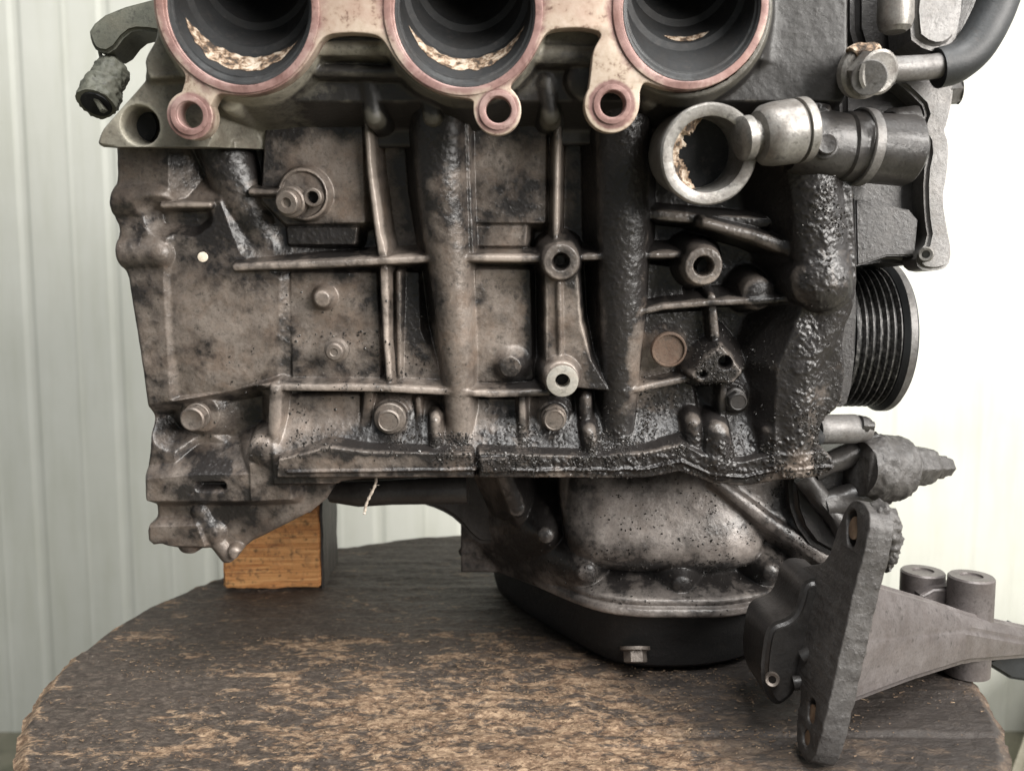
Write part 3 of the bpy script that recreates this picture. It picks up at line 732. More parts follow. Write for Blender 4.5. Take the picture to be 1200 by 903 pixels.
# cast roughness, caked dirt
K.Z += 0.30 * fbm(K.U * 0.16, K.V * 0.16, 4) + 0.35 * fbm(K.U * 0.04 + 9, K.V * 0.04, 3)
def block_oil_shade(F, U, V, Z):
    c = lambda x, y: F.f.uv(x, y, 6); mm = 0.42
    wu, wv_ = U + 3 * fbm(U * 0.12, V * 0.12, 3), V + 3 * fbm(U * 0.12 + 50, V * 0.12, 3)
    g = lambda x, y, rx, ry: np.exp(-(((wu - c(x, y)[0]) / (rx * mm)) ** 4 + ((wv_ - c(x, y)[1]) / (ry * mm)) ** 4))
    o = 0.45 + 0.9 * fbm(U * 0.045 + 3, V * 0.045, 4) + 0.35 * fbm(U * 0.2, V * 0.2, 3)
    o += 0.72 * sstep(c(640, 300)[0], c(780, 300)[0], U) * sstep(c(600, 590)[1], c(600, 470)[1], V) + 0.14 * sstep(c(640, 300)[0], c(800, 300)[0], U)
    # shade below the head put in as oil; then old oil and pocket shade together
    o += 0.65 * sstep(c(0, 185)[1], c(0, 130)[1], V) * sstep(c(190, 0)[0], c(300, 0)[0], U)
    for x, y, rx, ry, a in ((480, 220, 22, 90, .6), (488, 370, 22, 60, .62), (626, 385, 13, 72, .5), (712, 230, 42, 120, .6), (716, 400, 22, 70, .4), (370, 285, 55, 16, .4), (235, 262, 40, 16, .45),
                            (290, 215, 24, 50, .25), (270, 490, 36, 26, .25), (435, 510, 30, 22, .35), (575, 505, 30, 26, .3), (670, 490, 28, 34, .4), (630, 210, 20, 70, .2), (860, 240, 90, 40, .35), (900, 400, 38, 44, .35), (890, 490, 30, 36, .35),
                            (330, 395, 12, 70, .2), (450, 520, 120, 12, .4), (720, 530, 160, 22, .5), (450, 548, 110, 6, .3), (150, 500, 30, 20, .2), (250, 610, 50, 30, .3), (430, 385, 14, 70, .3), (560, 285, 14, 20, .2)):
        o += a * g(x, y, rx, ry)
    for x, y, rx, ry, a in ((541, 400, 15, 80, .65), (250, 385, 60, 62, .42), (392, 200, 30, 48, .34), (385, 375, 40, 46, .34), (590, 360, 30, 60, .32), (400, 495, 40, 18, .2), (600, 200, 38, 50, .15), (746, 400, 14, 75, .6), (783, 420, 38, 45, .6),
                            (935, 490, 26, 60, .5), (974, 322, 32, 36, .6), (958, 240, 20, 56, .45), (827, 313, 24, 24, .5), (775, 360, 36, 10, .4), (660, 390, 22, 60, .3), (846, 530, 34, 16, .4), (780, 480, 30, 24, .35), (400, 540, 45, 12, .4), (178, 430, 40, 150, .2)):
        o -= a * g(x, y, rx, ry)  # less oil on bright faces, so part of their light is painted in
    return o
_c = lambda x, y: K.f.uv(x, y, 14)
_sl = sstep(_c(440, 0)[0], _c(700, 0)[0], K.U) * sstep(_c(0, 498)[1], _c(0, 520)[1], K.V) * sstep(_c(0, 566)[1], _c(0, 552)[1], K.V) + 0.8 * np.exp(-((K.U - _c(975, 0)[0]) / 9) ** 2) * sstep(_c(0, 560)[1], _c(0, 480)[1], K.V)
K.Z += np.clip(_sl, 0, 1) * (1.5 * np.maximum(0, fbm(K.U * 0.42 + 7, K.V * 0.42, 3)) + 0.8 * np.maximum(0, fbm(K.U * 0.9, K.V * 0.9 + 4, 2)))     # caked sludge
K.Z += 0.45 * np.maximum(0, fbm(K.U * 0.6, K.V * 0.5, 3)) * np.clip(block_oil_shade(K, K.U, K.V, K.Z), 0, 1)
outl = [(122, 120), (124, 185), (125, 212), (120, 232), (121, 255), (128, 268), (125, 288), (129, 312), (138, 325), (141, 345), (150, 400), (158, 450), (164, 500), (166, 530), (162, 558),
        (163, 592), (172, 592), (174, 618), (166, 622), (168, 645), (190, 643), (196, 658), (228, 658), (240, 652), (248, 672), (268, 668), (277, 650), (320, 629), (372, 602), (390, 574), (402, 563),
        (480, 561), (600, 561), (720, 561), (762, 558), (800, 550), (822, 562), (850, 568), (890, 564), (920, 556), (962, 556), (978, 540), (955, 515), (958, 490), (985, 470), (988, 440), (982, 390), (1004, 345),
        (1006, 300), (996, 250), (1000, 150), (1000, 115)]
block = K.build(M['block'], engine, 'cylinder_block', chaikin([BF.uv(x, y, 9) for x, y in outl], 1), 2.2, 55, block_oil_shade, {'boss': M['block']})
block_cz = K

def hex_bolt(fr, px, py, h, rf, rh, lh, m, parent, name='bolt', tilt=(0, 0), flange=1.2, dome=True):
    """flanged hex bolt head standing on height h of a frame; radii and height in mm"""
    bm = bmesh.new(); r = random.uniform(0, 1)
    lathe(bm, (0, 0, -0.002), (0, 0, 1), [(0, rf * 1e-3), (0.002 + flange * 0.5e-3, rf * 1e-3), (0.002 + flange * 1e-3, (rf - 0.5) * 1e-3), (0.002 + flange * 1.1e-3, (rh + 0.2) * 1e-3)], 30)
    z = flange * 1.0e-3
    lathe(bm, (0, 0, z), (0, 0, 1), [(0, rh * 1e-3), ((lh - 0.7) * 1e-3, rh * 1e-3)], 36, sides=6, rot=r, cap1=False)
    lathe(bm, (0, 0, z), (0, 0, 1), [((lh - 0.7) * 1e-3, rh * 1e-3 * 0.985), (lh * 1e-3, rh * 0.86e-3), (lh * 1e-3, rh * 0.80e-3), ((lh - 0.25) * 1e-3, rh * 0.74e-3)], 36, rot=r, cap0=False)
    me = bm_mesh(name, bm); me.transform(fr.mat(px, py, h) @ Matrix.Rotation(R(tilt[0]), 4, 'X') @ Matrix.Rotation(R(tilt[1]), 4, 'Y'))
    return link(name, me, m, parent)
hex_bolt(BF, 457, 490, 2.6, 8.0, 5.9, 4.6, M['bolt'], block)
hex_bolt(BF, 649, 489, 2.6, 6.4, 5.7, 4.4, M['bolt'], block)
hex_bolt(BF, 231, 487, -3.0, 6.6, 6.2, 6.4, M['bolt'], block)
hex_bolt(BF, 861, 467, 2.6, 5.6, 4.6, 6, M['oily'], block)
def round_part(name, fr, px, py, h, prof, m, parent, n=28, tilt=(0, 0), wob=0, cap0=True):
    bm = bmesh.new(); lathe(bm, (0, 0, 0), (0, 0, 1), [(a * 1e-3, b * 1e-3) for a, b in prof], n, wob=wob, cap0=cap0)
    me = bm_mesh(name, bm); me.transform(fr.mat(px, py, h) @ Matrix.Rotation(R(tilt[0]), 4, 'X') @ Matrix.Rotation(R(tilt[1]), 4, 'Y'))
    return link(name, me, m, parent)
round_part('stud', BF, 395, 409, 3, [(0, 6.2), (1.6, 6.0), (2.2, 4.6), (7, 4.4), (7.8, 3.6), (8, 2.0), (7.6, 1.6)], M['bolt'], block)
round_part('core_plug', BF, 783, 409, 3.2, [(0, 8.8), (2.0, 8.7), (2.6, 8.2), (2.6, 7.6), (1.5, 7.2), (1.3, 1)], M['rust'], block)
round_part('paint_dot', BF, 238, 301, 6.0, [(0, 2.4), (1.0, 2.3), (1.15, 1.6)], M['cream'], block, 16)
round_part('sensor_nozzle', BF, 344, 236, 3, [(0, 7.2), (4, 7.2), (4.6, 6.4), (4.6, 5.6), (8, 5.5), (8.6, 4.8), (8.6, 2.4), (7.0, 1.9)], M['bolt'], block, tilt=(3, -9))
round_part('sensor_tube', BF, 369, 231, 3, [(0, 4.4), (5, 4.3), (5.4, 3.8), (5.4, 2.9), (-1, 2.7)], M['bolt'], block, tilt=(0, 0))
round_part('tube_bore_shade', BF, 369, 231, 2.5, [(0, 2.75), (1.0, 2.75)], M['soot_shade'], block, 18)
round_part('threaded_bore_shade', BF, 827, 313, 3.5, [(0, 4.6), (1.0, 4.4)], M['soot_shade'], block, 18)
for x, y, h, r in ((659, 446, 17.5, 7.6),):
    round_part('machined_face', BF, x, y, h - 0.6, [(0, r), (0.9, r), (1.0, r - 0.3), (1.0, 3.7), (0.2, 3.4), (-9, 3.3)], M['boss'], block, cap0=False)
    round_part('bolt_bore_shade', BF, x, y, h - 9.2, [(0, 3.3), (2.5, 3.25)], M['soot_shade'], block, 18)

# ---- bottom end behind the block: crankcase wall, rear seal housing, arch of the pan
def slab(name, pts, Y0, depth, m, parent, bev=0.002, n=1):
    P = chaikin(pts, n); bm = bmesh.new()
    f = [at(x, y, Y0) for x, y in P]; A = [bm.verts.new(p) for p in f]; B = [bm.verts.new(p + Vector((0, depth, 0))) for p in f]
    fa = bm.faces.new(A); bm.faces.new(B[::-1])
    for i in range(len(A)): bm.faces.new((A[i], B[i], B[(i + 1) % len(A)], A[(i + 1) % len(A)]))
    bmesh.ops.recalc_face_normals(bm, faces=bm.faces)
    if bev: bmesh.ops.bevel(bm, geom=list(fa.edges), offset=bev, segments=3, affect='EDGES')
    bmesh.ops.triangulate(bm, faces=[f for f in bm.faces if len(f.verts) > 4])
    return link(name, bm_mesh(name, bm), m, parent)
slab('crankcase_rear', [(370, 540), (610, 540), (612, 605), (592, 634), (566, 640), (551, 630), (535, 610), (515, 598), (490, 590), (455, 588), (440, 594), (415, 590), (396, 586), (386, 574)], 0.52, 0.08, M['oily'], engine, 0.003)
bm = bmesh.new(); tube(bm, [at(388, 576, 0.485), at(420, 578, 0.482), at(460, 576, 0.48), at(548, 574, 0.478)], [0.006, 0.0075, 0.0072, 0.008], 18, wob=0.15)
link('rear_seal_housing', bm_mesh('rear_seal_housing', bm), M['oily'], engine)

def core(name, a, b, m, bev=0.004):
    bm = bmesh.new(); quad_box(bm, a, b); bmesh.ops.bevel(bm, geom=bm.edges[:], offset=bev, segments=3, affect='EDGES')
    return link(name, bm_mesh(name, bm), m, engine)
core('crankcase', (-0.172, 0.455, 0.124), (0.150, 0.640, 0.300), M['oily'])
core('bell_housing_foot', (-0.172, 0.560, 0.0680), (-0.134, 0.640, 0.126), M['crud'], 0.002)
core('head_casting', (-0.168, 0.447, 0.296), (0.166, 0.640, 0.420), M['oily'])
core('head_cover', (-0.164, 0.392, 0.4205), (0.164, 0.640, 0.445), M['oily'])
# ---- cylinder head with the exhaust flange
H = Field(BF, BF.uv(95, 0, 20)[0], BF.uv(1010, 0, 20)[0], BF.uv(600, 172, 20)[1], BF.uv(600, -75, 20)[1], 0.6)
H.Z += -6
under = H.f.uv(600, 118, 18)[1]
H.add(17 - 2.2 * np.maximum(0, under - H.V) + 0 * H.U, None, 3)
H.add(22 - 2.2 * np.maximum(0, H.f.uv(600, 70, 22)[1] - H.V) - 1.5 * np.maximum(0, H.U - H.f.uv(900, 0, 22)[0]), None, 3)
H.line([(366, 55), (470, 55)], 29, 3.2, 'rib', rt=1.5)
H.line([(370, 82), (470, 84), (560, 110)], 24, 2.5, 'rib', rt=1.5)
H.line([(625, 62), (760, 66)], 26, 4, 'rib', rt=1.5)
for x in (430, 500, 640): H.line([(x, 95), (x + 6, 135)], 18, 4.0, None, rt=2)
H.pad([(112, 168), (118, 152), (176, 88), (255, 84), (248, 160), (236, 190), (205, 188), (160, 176)], 20, 2.2, 'end_lug')
H.hole(163, 147, 20, 8.6, 16)
H.pad([(196, -80), (250, -80), (262, 84), (172, 88), (170, 70), (186, 40)], 25, 1.6)
H.line([(176, 90), (256, 86)], 25, 1.2, None)
H.pad([(215, 165), (275, 165), (275, 188), (215, 188)], 9, 2.2)
for cx, cy, r in ((280, 10, 36), (541, 14, 35), (807, 12, 35)):
    c = H.f.uv(cx, cy, 28); H.add(28 - 3 * np.maximum(0, np.hypot(H.U - c[0], H.V - c[1]) - r), 'port_housing', 2)
H.boss(688, 92, 22, 9, 'boss', dome=3); H.boss(268, 118, 24, 5, 'boss', dome=2); H.boss(764, 112, 20, 5, 'boss', dome=3)
H.Z += 0.3 * fbm(H.U * 0.15 + 4, H.V * 0.15, 4)
# hollow the ports out behind the flange
for cx, cy in ((281, 12), (542, 14), (807, 12)):
    c = H.f.uv(cx, cy, 28); d = np.hypot(H.U - c[0], H.V - c[1]); H.Z = np.where(d < 32.5, np.minimum(H.Z, -20), H.Z)
def head_oil_shade(F, U, V, Z):
    c = lambda x, y: F.f.uv(x, y, 20)
    o = -0.15 + 0.3 * fbm(U * 0.06, V * 0.06, 3) + 1.0 * sstep(c(270, 0)[0], c(400, 0)[0], U) * sstep(c(600, 40)[1], c(600, 85)[1], V)  # shade of the head's underside painted in as oil
    o += 1.6 * sstep(c(820, 0)[0], c(890, 0)[0], U) + 0.35 * sstep(c(230, 0)[0], c(260, 0)[0], U) * sstep(c(0, 100)[1], c(0, 120)[1], V)
    return o
ho = [(100, 158), (118, 150), (172, 86), (170, 70), (186, 42), (194, -80), (1000, -80), (1000, 165), (880, 165), (600, 168), (300, 172), (240, 192), (200, 190), (130, 180), (112, 172)]
ho[0] = (113, 162)
head = H.build(M['head'], engine, 'cylinder_head', chaikin([BF.uv(x, y, 20) for x, y in ho], 1), 1.6, 30, head_oil_shade)
round_part('dowel_bore_shade', BF, 163, 147, 6, [(0, 8.4), (1.0, 8.3)], M['soot_shade'], head, 24)

FH = 36.0                                   # height of the flange face over the block
us = np.arange(BF.uv(165, 0, FH)[0], BF.uv(920, 0, FH)[0], 0.6); vs_ = np.arange(BF.uv(0, 185, FH)[1], BF.uv(0, -75, FH)[1], 0.6)
GU, GV = np.meshgrid(us, vs_); q = lambda x, y: BF.uv(x, y, FH)
MM = 0.378                                  # mm per photo pixel on that plane
circ = lambda x, y, r: np.hypot(GU - q(x, y)[0], GV - q(x, y)[1]) - r * MM
PORTS = [(278, 8, 97, 79), (542, 13, 94, 77), (808, 8, 92, 75)]
EARS = [(222, 136, 29, 14), (583, 130, 28.5, 14), (717, 123, 30, 14)]
sdf = np.minimum.reduce([circ(*p[:3]) for p in PORTS])
kk = 6.0
sm = lambda a, b, k: 0.5 * (a + b - np.sqrt((a - b) ** 2 + k * k)) + 0.12 * k
for (x0_, x1_, yb) in ((300, 540, 44), (560, 800, 36)):
    a, b = q(x0_, yb), q(x1_, -90)
    cx, cy, hx, hy = (a[0] + b[0]) / 2, (a[1] + b[1]) / 2, abs(b[0] - a[0]) / 2, abs(b[1] - a[1]) / 2
    qx, qy = np.abs(GU - cx) - hx, np.abs(GV - cy) - hy
    sdf = sm(sdf, np.hypot(np.maximum(qx, 0), np.maximum(qy, 0)) + np.minimum(np.maximum(qx, qy), 0), 5.0)
for (x, y, r, h_), nk in zip(EARS, ((236, 100, 20), (572, 98, 22), (722, 70, 26))):
    sdf = sm(sdf, np.minimum(circ(x, y, r), d_seg(GU, GV, q(x, y), q(nk[0], nk[1]))[0] - nk[2] * MM), 3.0)
sdf = sm(sdf, d_seg(GU, GV, q(717, 120), q(740, 40))[0] - 24 * MM, 3.0)
for p in PORTS: sdf = np.maximum(sdf, -circ(p[0] + 3, p[1] + 2, p[3]))
for p in EARS: sdf = np.maximum(sdf, -circ(p[0] + 1, p[1] - 1, p[3]))
sdf[0, :] = sdf[-1, :] = sdf[:, 0] = sdf[:, -1] = 1
fm = Matrix((BF.U, BF.V, BF.N)).transposed().to_4x4(); fm.translation = BF.pt(0, 0, FH)
FLF = lambda x, y: tuple(BF.p(x, y, FH)); M['flange'] = flange_mat()
flange = plate('exhaust_flange', trace(sdf, us, vs_), 9.5, 0.45, fm, M['flange'], engine)
# heat-stained seal rings lying on the flange
def ring_loops(x, y, ro, ri, n=96, wob=0.0):
    c = q(x, y); out = []
    for r, s_ in ((ro, 1), (ri, -1)):
        out.append([(c[0] + (r + wob * math.sin(5 * a + x)) * MM * math.cos(s_ * a), c[1] + (r + wob * math.sin(5 * a + x)) * MM * math.sin(s_ * a)) for a in (2 * math.pi * i / n for i in range(n))])
    return out
fm2 = fm @ Matrix.Translation((0, 0, 0.0009))
for p in PORTS:
    plate('seal_ring', ring_loops(p[0] + 1, p[1] + 1, p[3] + 9.5, p[3] + 1.5), 0.6, 0.15, fm2, M['flange'], flange)
for p in EARS:
    plate('ear_seal', ring_loops(p[0] + 0.5, p[1] - 0.5, p[3] + 7, p[3] + 1.5, 48), 0.5, 0.12, fm2, M['flange'], flange)
AX = BF.N * -0.80 + BF.V * 0.60; AX = AX / np.linalg.norm(AX)
for pi, p in enumerate(PORTS):
    c = BF.p(p[0] + 3, p[1] + 2, FH - 0.5); U_, V_, A_ = Vector(BF.U), Vector(BF.V), Vector(AX)
    def prings(prof):
        out = []
        for t, r in prof:
            out.append([c + A_ * t * 1e-3 + (U_ * math.cos(2 * math.pi * i / 64) + V_ * math.sin(2 * math.pi * i / 64)) * r * MM * 1e-3 for i in range(64)])
        return out
    r0 = p[3]
    bm = bmesh.new(); loft(bm, prings([(0, r0 - 0.3), (0.2, r0 - 2.5), (3, r0 - 3), (3.2, r0 - 5)]), False, False)
    link('port_lip', bm_mesh('port_lip', bm), M['lip'], flange)
    bm = bmesh.new(); loft(bm, prings([(3, r0 - 4.5), (10, r0 - 4.5), (20, r0 - 5.5), (21, r0 - 12), (34, r0 - 14), (35, r0 - 21), (70, r0 - 24)]), False, False)
    link('port_wall', bm_mesh('port_wall', bm), M['liner'], flange)
    bm = bmesh.new(); loft(bm, prings([(69, r0 - 23), (70, 2)]), False, True)
    link('valve_bowl', bm_mesh('valve_bowl', bm), M['soot_shade'], flange)
    # crust of deposits on the floor of the port
    bm = bmesh.new(); g = []
    a0, a1 = ((200, 318), (205, 335), (250, 300))[pi]
    t0, t1 = ((7, 18.5), (9, 18.5), (22, 26))[pi]; rr_ = (r0 - 5, r0 - 5, r0 - 13)[pi]
    for i in range(90):
        a = R(a0 + (a1 - a0) * i / 89); row = []
        e = 1 - abs(i / 44.5 - 1) ** 3
        for j in range(9):
            s_ = j / 8; w = mnoise.noise(Vector((a * 6, s_ * 2, pi * 7.7)))
            tt = t0 + (t1 - t0) * (0.5 + (s_ - 0.5) * max(0.05, e) * (1 + 0.5 * w))
            h = 0.9 * math.sin(math.pi * s_) * (0.6 + w) * e
            row.append(bm.verts.new(c + A_ * tt * 1e-3 + (U_ * math.cos(a) + V_ * math.sin(a)) * ((rr_) * MM - max(0.15, h)) * 1e-3))
        g.append(row)
    for i in range(89):
        for j in range(8): bm.faces.new((g[i][j], g[i][j + 1], g[i + 1][j + 1], g[i + 1][j]))
    link('carbon_crust', bm_mesh('carbon_crust', bm), M['crust'], flange)

# ---- oil pan: cast upper pan with a lip, black sheet lower pan
PF = Frame(at(780, 640, 0.475), R(-2))
p0 = PF.uv(540, 545, 0); p1 = PF.uv(1010, 760, 0)
Q = Field(PF, p0[0] - 6, p1[0] + 10, p1[1], p0[1] + 8, 0.55)
lipx = [-0.06, -0.023, 0.000, 0.037, 0.052, 0.072, 0.115, 0.140, 0.160, 0.200, 0.24]; lipy = [0.66, 0.575, 0.527, 0.468, 0.452, 0.446, 0.446, 0.458, 0.480, 0.536, 0.60]
XW = PF.O[0] + Q.U * 1e-3
LY = np.interp(XW, lipx, lipy)
ker = np.ones(31) / 31; LYr = np.convolve(np.pad(LY[0], 15, 'edge'), ker, 'valid'); LY = np.repeat(LYr[None, :], Q.U.shape[0], 0)
lipH = (PF.O[1] - LY) * 1e3                  # lip crest height for each u
vl = PF.uv(790, 716, 24)[1]
Q.Z = (lipH - 27) - 0.15 * np.abs(Q.V)
Q.add(lipH - 27 + np.clip((vl + 20 - Q.V) * 0.9, 0, 21), None, 5)
_c = Q.f.uv(782, 606, 16); _u, _v = (Q.U - _c[0] + 0.10 * (Q.V - _c[1])) / 57.0, (Q.V - _c[1]) / 33.0
_e = np.abs(_u) ** 4.5 + np.abs(_v) ** 4.0
Q.add(np.where(_e < 1, -4 + 21 * np.clip(1 - _e, 0, 1) ** 0.6 - 0.24 * (Q.V - _c[1]), -60), 'sump_bulge', 7)
Q.line([(588, 550), (606, 600), (622, 645)], 4, [4, 4.5, 3], 'rib', rt=1.2, k=3, slope=2.5, hs=[3, -4, -22])
Q.pad([(842, 545), (1000, 545), (1000, 640), (972, 668), (925, 632), (888, 596)], 15, 2.4, None, k=3)
Q.line([(842, 566), (900, 612), (968, 655)], 19, [3.0, 3.4, 4.0], 'rib', rt=1.4, k=3, slope=2.5)
for dv, hh, w in ((0, 0.5, 2.3), (5.2, -2.0, 1.9)):
    z = lipH + hh - 0.8 * np.minimum(np.abs(Q.V - (vl + dv)) / w, 1) ** 2 - 3.0 * np.maximum(0, np.abs(Q.V - (vl + dv)) - w)
    Q.add(z, 'pan_lip' if dv == 0 else None, 1.2)
for x, y, r, h in ((688, 672, 5.5, 15), (800, 686, 5.5, 22), (905, 672, 5, 16), (640, 628, 5, 2), (940, 615, 6, 16)):
    Q.boss(x, y, h, r, 'boss', dome=3, slope=1.5, k=2)
Q.Z += 0.22 * fbm(Q.U * 0.15 + 3, Q.V * 0.15, 4) + 0.35 * np.maximum(0, fbm(Q.U * 0.55, Q.V * 0.55, 3)) * sstep(PF.uv(0, 640, 10)[1], PF.uv(0, 680, 10)[1], Q.V)
def pan_oil_shade(F, U, V, Z):
    c = lambda x, y: F.f.uv(x, y, 15)
    g = lambda x, y, rx, ry: np.exp(-(((U - c(x, y)[0]) / rx) ** 2 + ((V - c(x, y)[1]) / ry) ** 2))
    return 0.5 + 0.6 * fbm(U * 0.06, V * 0.06, 3) + 0.5 * g(630, 630, 22, 34) + 0.35 * g(790, 668, 60, 9) - 0.62 * g(752, 598, 34, 14) - 0.3 * g(880, 640, 16, 12) + 0.4 * g(840, 675, 40, 6) + 0.3 * g(950, 600, 25, 25) - 0.1 * sstep(c(0, 690)[1], c(0, 715)[1], V)  # oil, with the bulge's lit top and shaded lower left painted in
po = [(540, 548), (1000, 540), (1000, 640), (985, 730), (940, 745), (560, 745), (540, 700)]
vlo = vl - 3.2
P_out = [(Q.u[0] + 2, PF.uv(600, 550, 6)[1]), (PF.uv(800, 556, 6)[0], PF.uv(600, 548, 6)[1]), (PF.uv(985, 556, 10)[0], PF.uv(600, 548, 6)[1]), (Q.u[-1] - 4, vl + 30), (Q.u[-1] - 3, vlo), (Q.u[0] + 2, vlo)]
upper_pan = Q.build(M['pan'], engine, 'upper_oil_pan', [np.array(p) for p in P_out], 1.5, 75, pan_oil_shade)

plan = chaikin([(-0.022, 0.595), (-0.012, 0.572), (0.042, 0.476), (0.064, 0.454), (0.112, 0.454), (0.150, 0.474), (0.192, 0.536), (0.196, 0.64), (-0.02, 0.64)], 2)
bm = bmesh.new(); rings = []; cx_, cy_ = 0.088, 0.56
for z, sc in ((0.040, 0.95), (0.034, 0.945), (0.030, 0.94), (0.012, 0.925), (0.005, 0.905), (0.0022, 0.87)):
    rings.append([Vector((cx_ + (x - cx_) * sc, cy_ + (y - cy_) * sc, z)) for x, y in plan][::-1])
loft(bm, rings)
lower_pan = link('lower_oil_pan', bm_mesh('lower_oil_pan', bm), M['black_pan'], engine)
def free_bolt(name, org, axis, rf, rh, lh, m, parent, washer=0.0012):
    bm = bmesh.new(); z = Vector(axis).normalized()
    lathe(bm, Vector(org), z, [(0, rf), (washer, rf), (washer * 1.3, rf * 0.9)], 28)
    lathe(bm, Vector(org) + z * washer, z, [(0, rh), (lh - 0.0006, rh)], 36, sides=6, cap1=False)
    lathe(bm, Vector(org) + z * washer, z, [(lh - 0.0006, rh * 0.98), (lh, rh * 0.85), (lh - 0.0002, rh * 0.7)], 36, cap0=False)
    return link(name, bm_mesh(name, bm), m, parent)
free_bolt('drain_plug', at(744, 757, 0.463), (0, -0.45, -1), 0.0085, 0.0065, 0.007, M['bolt'], lower_pan, 0.0018)
free_bolt('pan_bolt', at(553, 640, 0.56), (-0.5, -0.6, -0.6), 0.0075, 0.006, 0.007, M['oily'], lower_pan)
#RIGHT
# ------------------------------------------------------------------ front end of the engine: coolant fittings, pulley, brackets
def turned(name, a, b, prof, m, parent, n=32, sides=None, wob=0, rot=0):
    """a turned part from a to b; prof gives (share of the length, radius in mm)"""
    a, b = Vector(a), Vector(b); L_ = (b - a).length; bm = bmesh.new()
    lathe(bm, a, b - a, [(t * L_, r * 1e-3) for t, r in prof], n, sides=sides, wob=wob, rot=rot)
    return link(name, bm_mesh(name, bm), m, parent)
inlet = round_part('coolant_inlet', BF, 828, 181, 30, [(-26, 19), (-6, 20.5), (1.5, 21.6), (3.2, 21.4), (4, 20.6), (4, 17.0), (3.4, 16.0), (-14, 15.2), (-15, 11), (-22, 10), (-22.5, 1)], M['silver'], engine, 56, tilt=(3, 6), wob=0.0003)
bm = bmesh.new(); g = []
fmx = BF.mat(828, 181, 30) @ Matrix.Rotation(R(6), 4, 'Y')
for i in range(60):
    a = R(95 + 165 * i / 59); row = []
    for j in range(9):
        s_ = j / 8; w = mnoise.noise(Vector((a * 2.6, s_ * 1.5, 3.1))) + 0.35 * mnoise.noise(Vector((a * 9, s_ * 5, 1.1))); e = 1 - abs(i / 29.5 - 1) ** 3
        r = (15.5 - 8.5 * s_ * e * (0.75 + 0.9 * w)) * 1e-3
        row.append(bm.verts.new(fmx @ Vector((math.cos(a) * r, math.sin(a) * r, (-1.5 - 4 * s_ + 1.5 * w) * 1e-3))))
    g.append(row)
for i in range(59):
    for j in range(8): bm.faces.new((g[i][j], g[i][j + 1], g[i + 1][j + 1], g[i + 1][j]))
link('scale_deposit', bm_mesh('scale_deposit', bm), M['crust'], inlet)
round_part('inlet_bore_shade', BF, 828, 181, 30, [(-14, 15), (-13.2, 14.6), (-13, 1)], M['soot_shade'], inlet, 32, tilt=(3, 6))
turned('hose_nipple', at(866, 163, 0.372), at(944, 152, 0.378), [(0, 7.5), (0.04, 9.3), (0.16, 9.3), (0.18, 7.0), (0.26, 7.0), (0.28, 10.5), (0.36, 12.6), (0.5, 13.4), (0.8, 13.6), (0.86, 12.2), (0.865, 13.8), (0.98, 13.8), (1.0, 13.2)], M['silver'], engine, 40)
pipe = turned('coolant_pipe', at(925, 168, 0.392), at(1066, 176, 0.40), [(0, 12), (0.1, 14.5), (0.3, 15), (0.42, 14.4), (0.44, 15.6), (0.52, 15.6), (0.54, 16.4), (0.6, 16.4), (0.62, 15.4), (0.98, 16.0), (1, 15)], M['oily'], engine, 40, wob=0.0010)
turned('hose_clamp', at(1001, 172, 0.396), at(1013, 173, 0.397), [(0, 16.6), (0.1, 17.2), (0.9, 17.2), (1, 16.6)], M['grey'], pipe, 44)
free_bolt('bolt', at(966, 172, 0.381), (-0.1, -1, 0.05), 0.0055, 0.0045, 0.004, M['oily'], pipe)
for a, b, r0 in (((940, 195), (955, 235), 11), ((1040, 150), (1066, 150), 9)):
    turned('pipe_boss', at(*a, 0.40), at(*b, 0.405), [(0, r0 * 0.8), (0.2, r0), (0.9, r0 * 1.1), (1, r0)], M['oily'], pipe, 28, wob=0.0012)
backplate = slab('timing_housing', [(985, 60), (1062, 80), (1100, 100), (1092, 150), (1086, 200), (1088, 260), (1076, 312), (1040, 306), (1004, 312), (990, 250)], 0.425, 0.05, M['oily'], engine, 0.003)
slab('housing_cover', [(1002, 232), (1066, 246), (1076, 258), (1072, 300), (1040, 300), (1004, 312)], 0.416, 0.02, M['oily'], engine, 0.0008, 0)
arm = slab('alternator_bracket', [(1048, 92), (1100, 92), (1118, 97), (1119, 112), (1111, 146), (1108, 152), (1114, 168), (1112, 202), (1106, 232), (1112, 270), (1117, 294), (1113, 313), (1096, 318), (1078, 315), (1074, 300), (1090, 282), (1085, 250), (1084, 205), (1091, 172), (1080, 150), (1088, 128), (1068, 108)], 0.412, 0.016, M['grey'], engine, 0.0018)
turned('bolt_hole', at(1085, 298, 0.4122), at(1085, 298, 0.4085), [(0, 3.6), (0.8, 3.6), (1, 3.0), (0.95, 1.9), (0.2, 1.8)], M['silver'], arm, 20)
free_bolt('bracket_bolt', at(1104, 108, 0.42), (1, -0.15, 0.02), 0.0075, 0.0062, 0.007, M['grey'], arm)
banjo = free_bolt('banjo_bolt', at(1008, 84, 0.378), (0.22, -1.0, -0.28), 0.0112, 0.0092, 0.0105, M['silver'], engine, 0.0035)
turned('bolt_end', at(1018.5, 91, 0.3645), at(1018.6, 91.3, 0.3638), [(0, 7.2), (1, 6.8)], M['grey'], banjo, 28)
turned('banjo_neck', at(1004, 80, 0.40), at(1012, 86, 0.378), [(0, 9), (0.6, 10), (1, 9.8)], M['oily'], banjo, 28)
bm = bmesh.new(); bmesh.ops.create_icosphere(bm, subdivisions=3, radius=0.0034, matrix=Matrix.Translation(at(1012, 59, 0.372)) @ Matrix.Diagonal((2.2, 1.0, 0.9, 1)))
for v in bm.verts: v.co += Vector((1, 1, 1)) * 0.0016 * mnoise.noise(v.co * 420)
link('sealant_lump', bm_mesh('sealant_lump', bm), M['crust'], banjo)
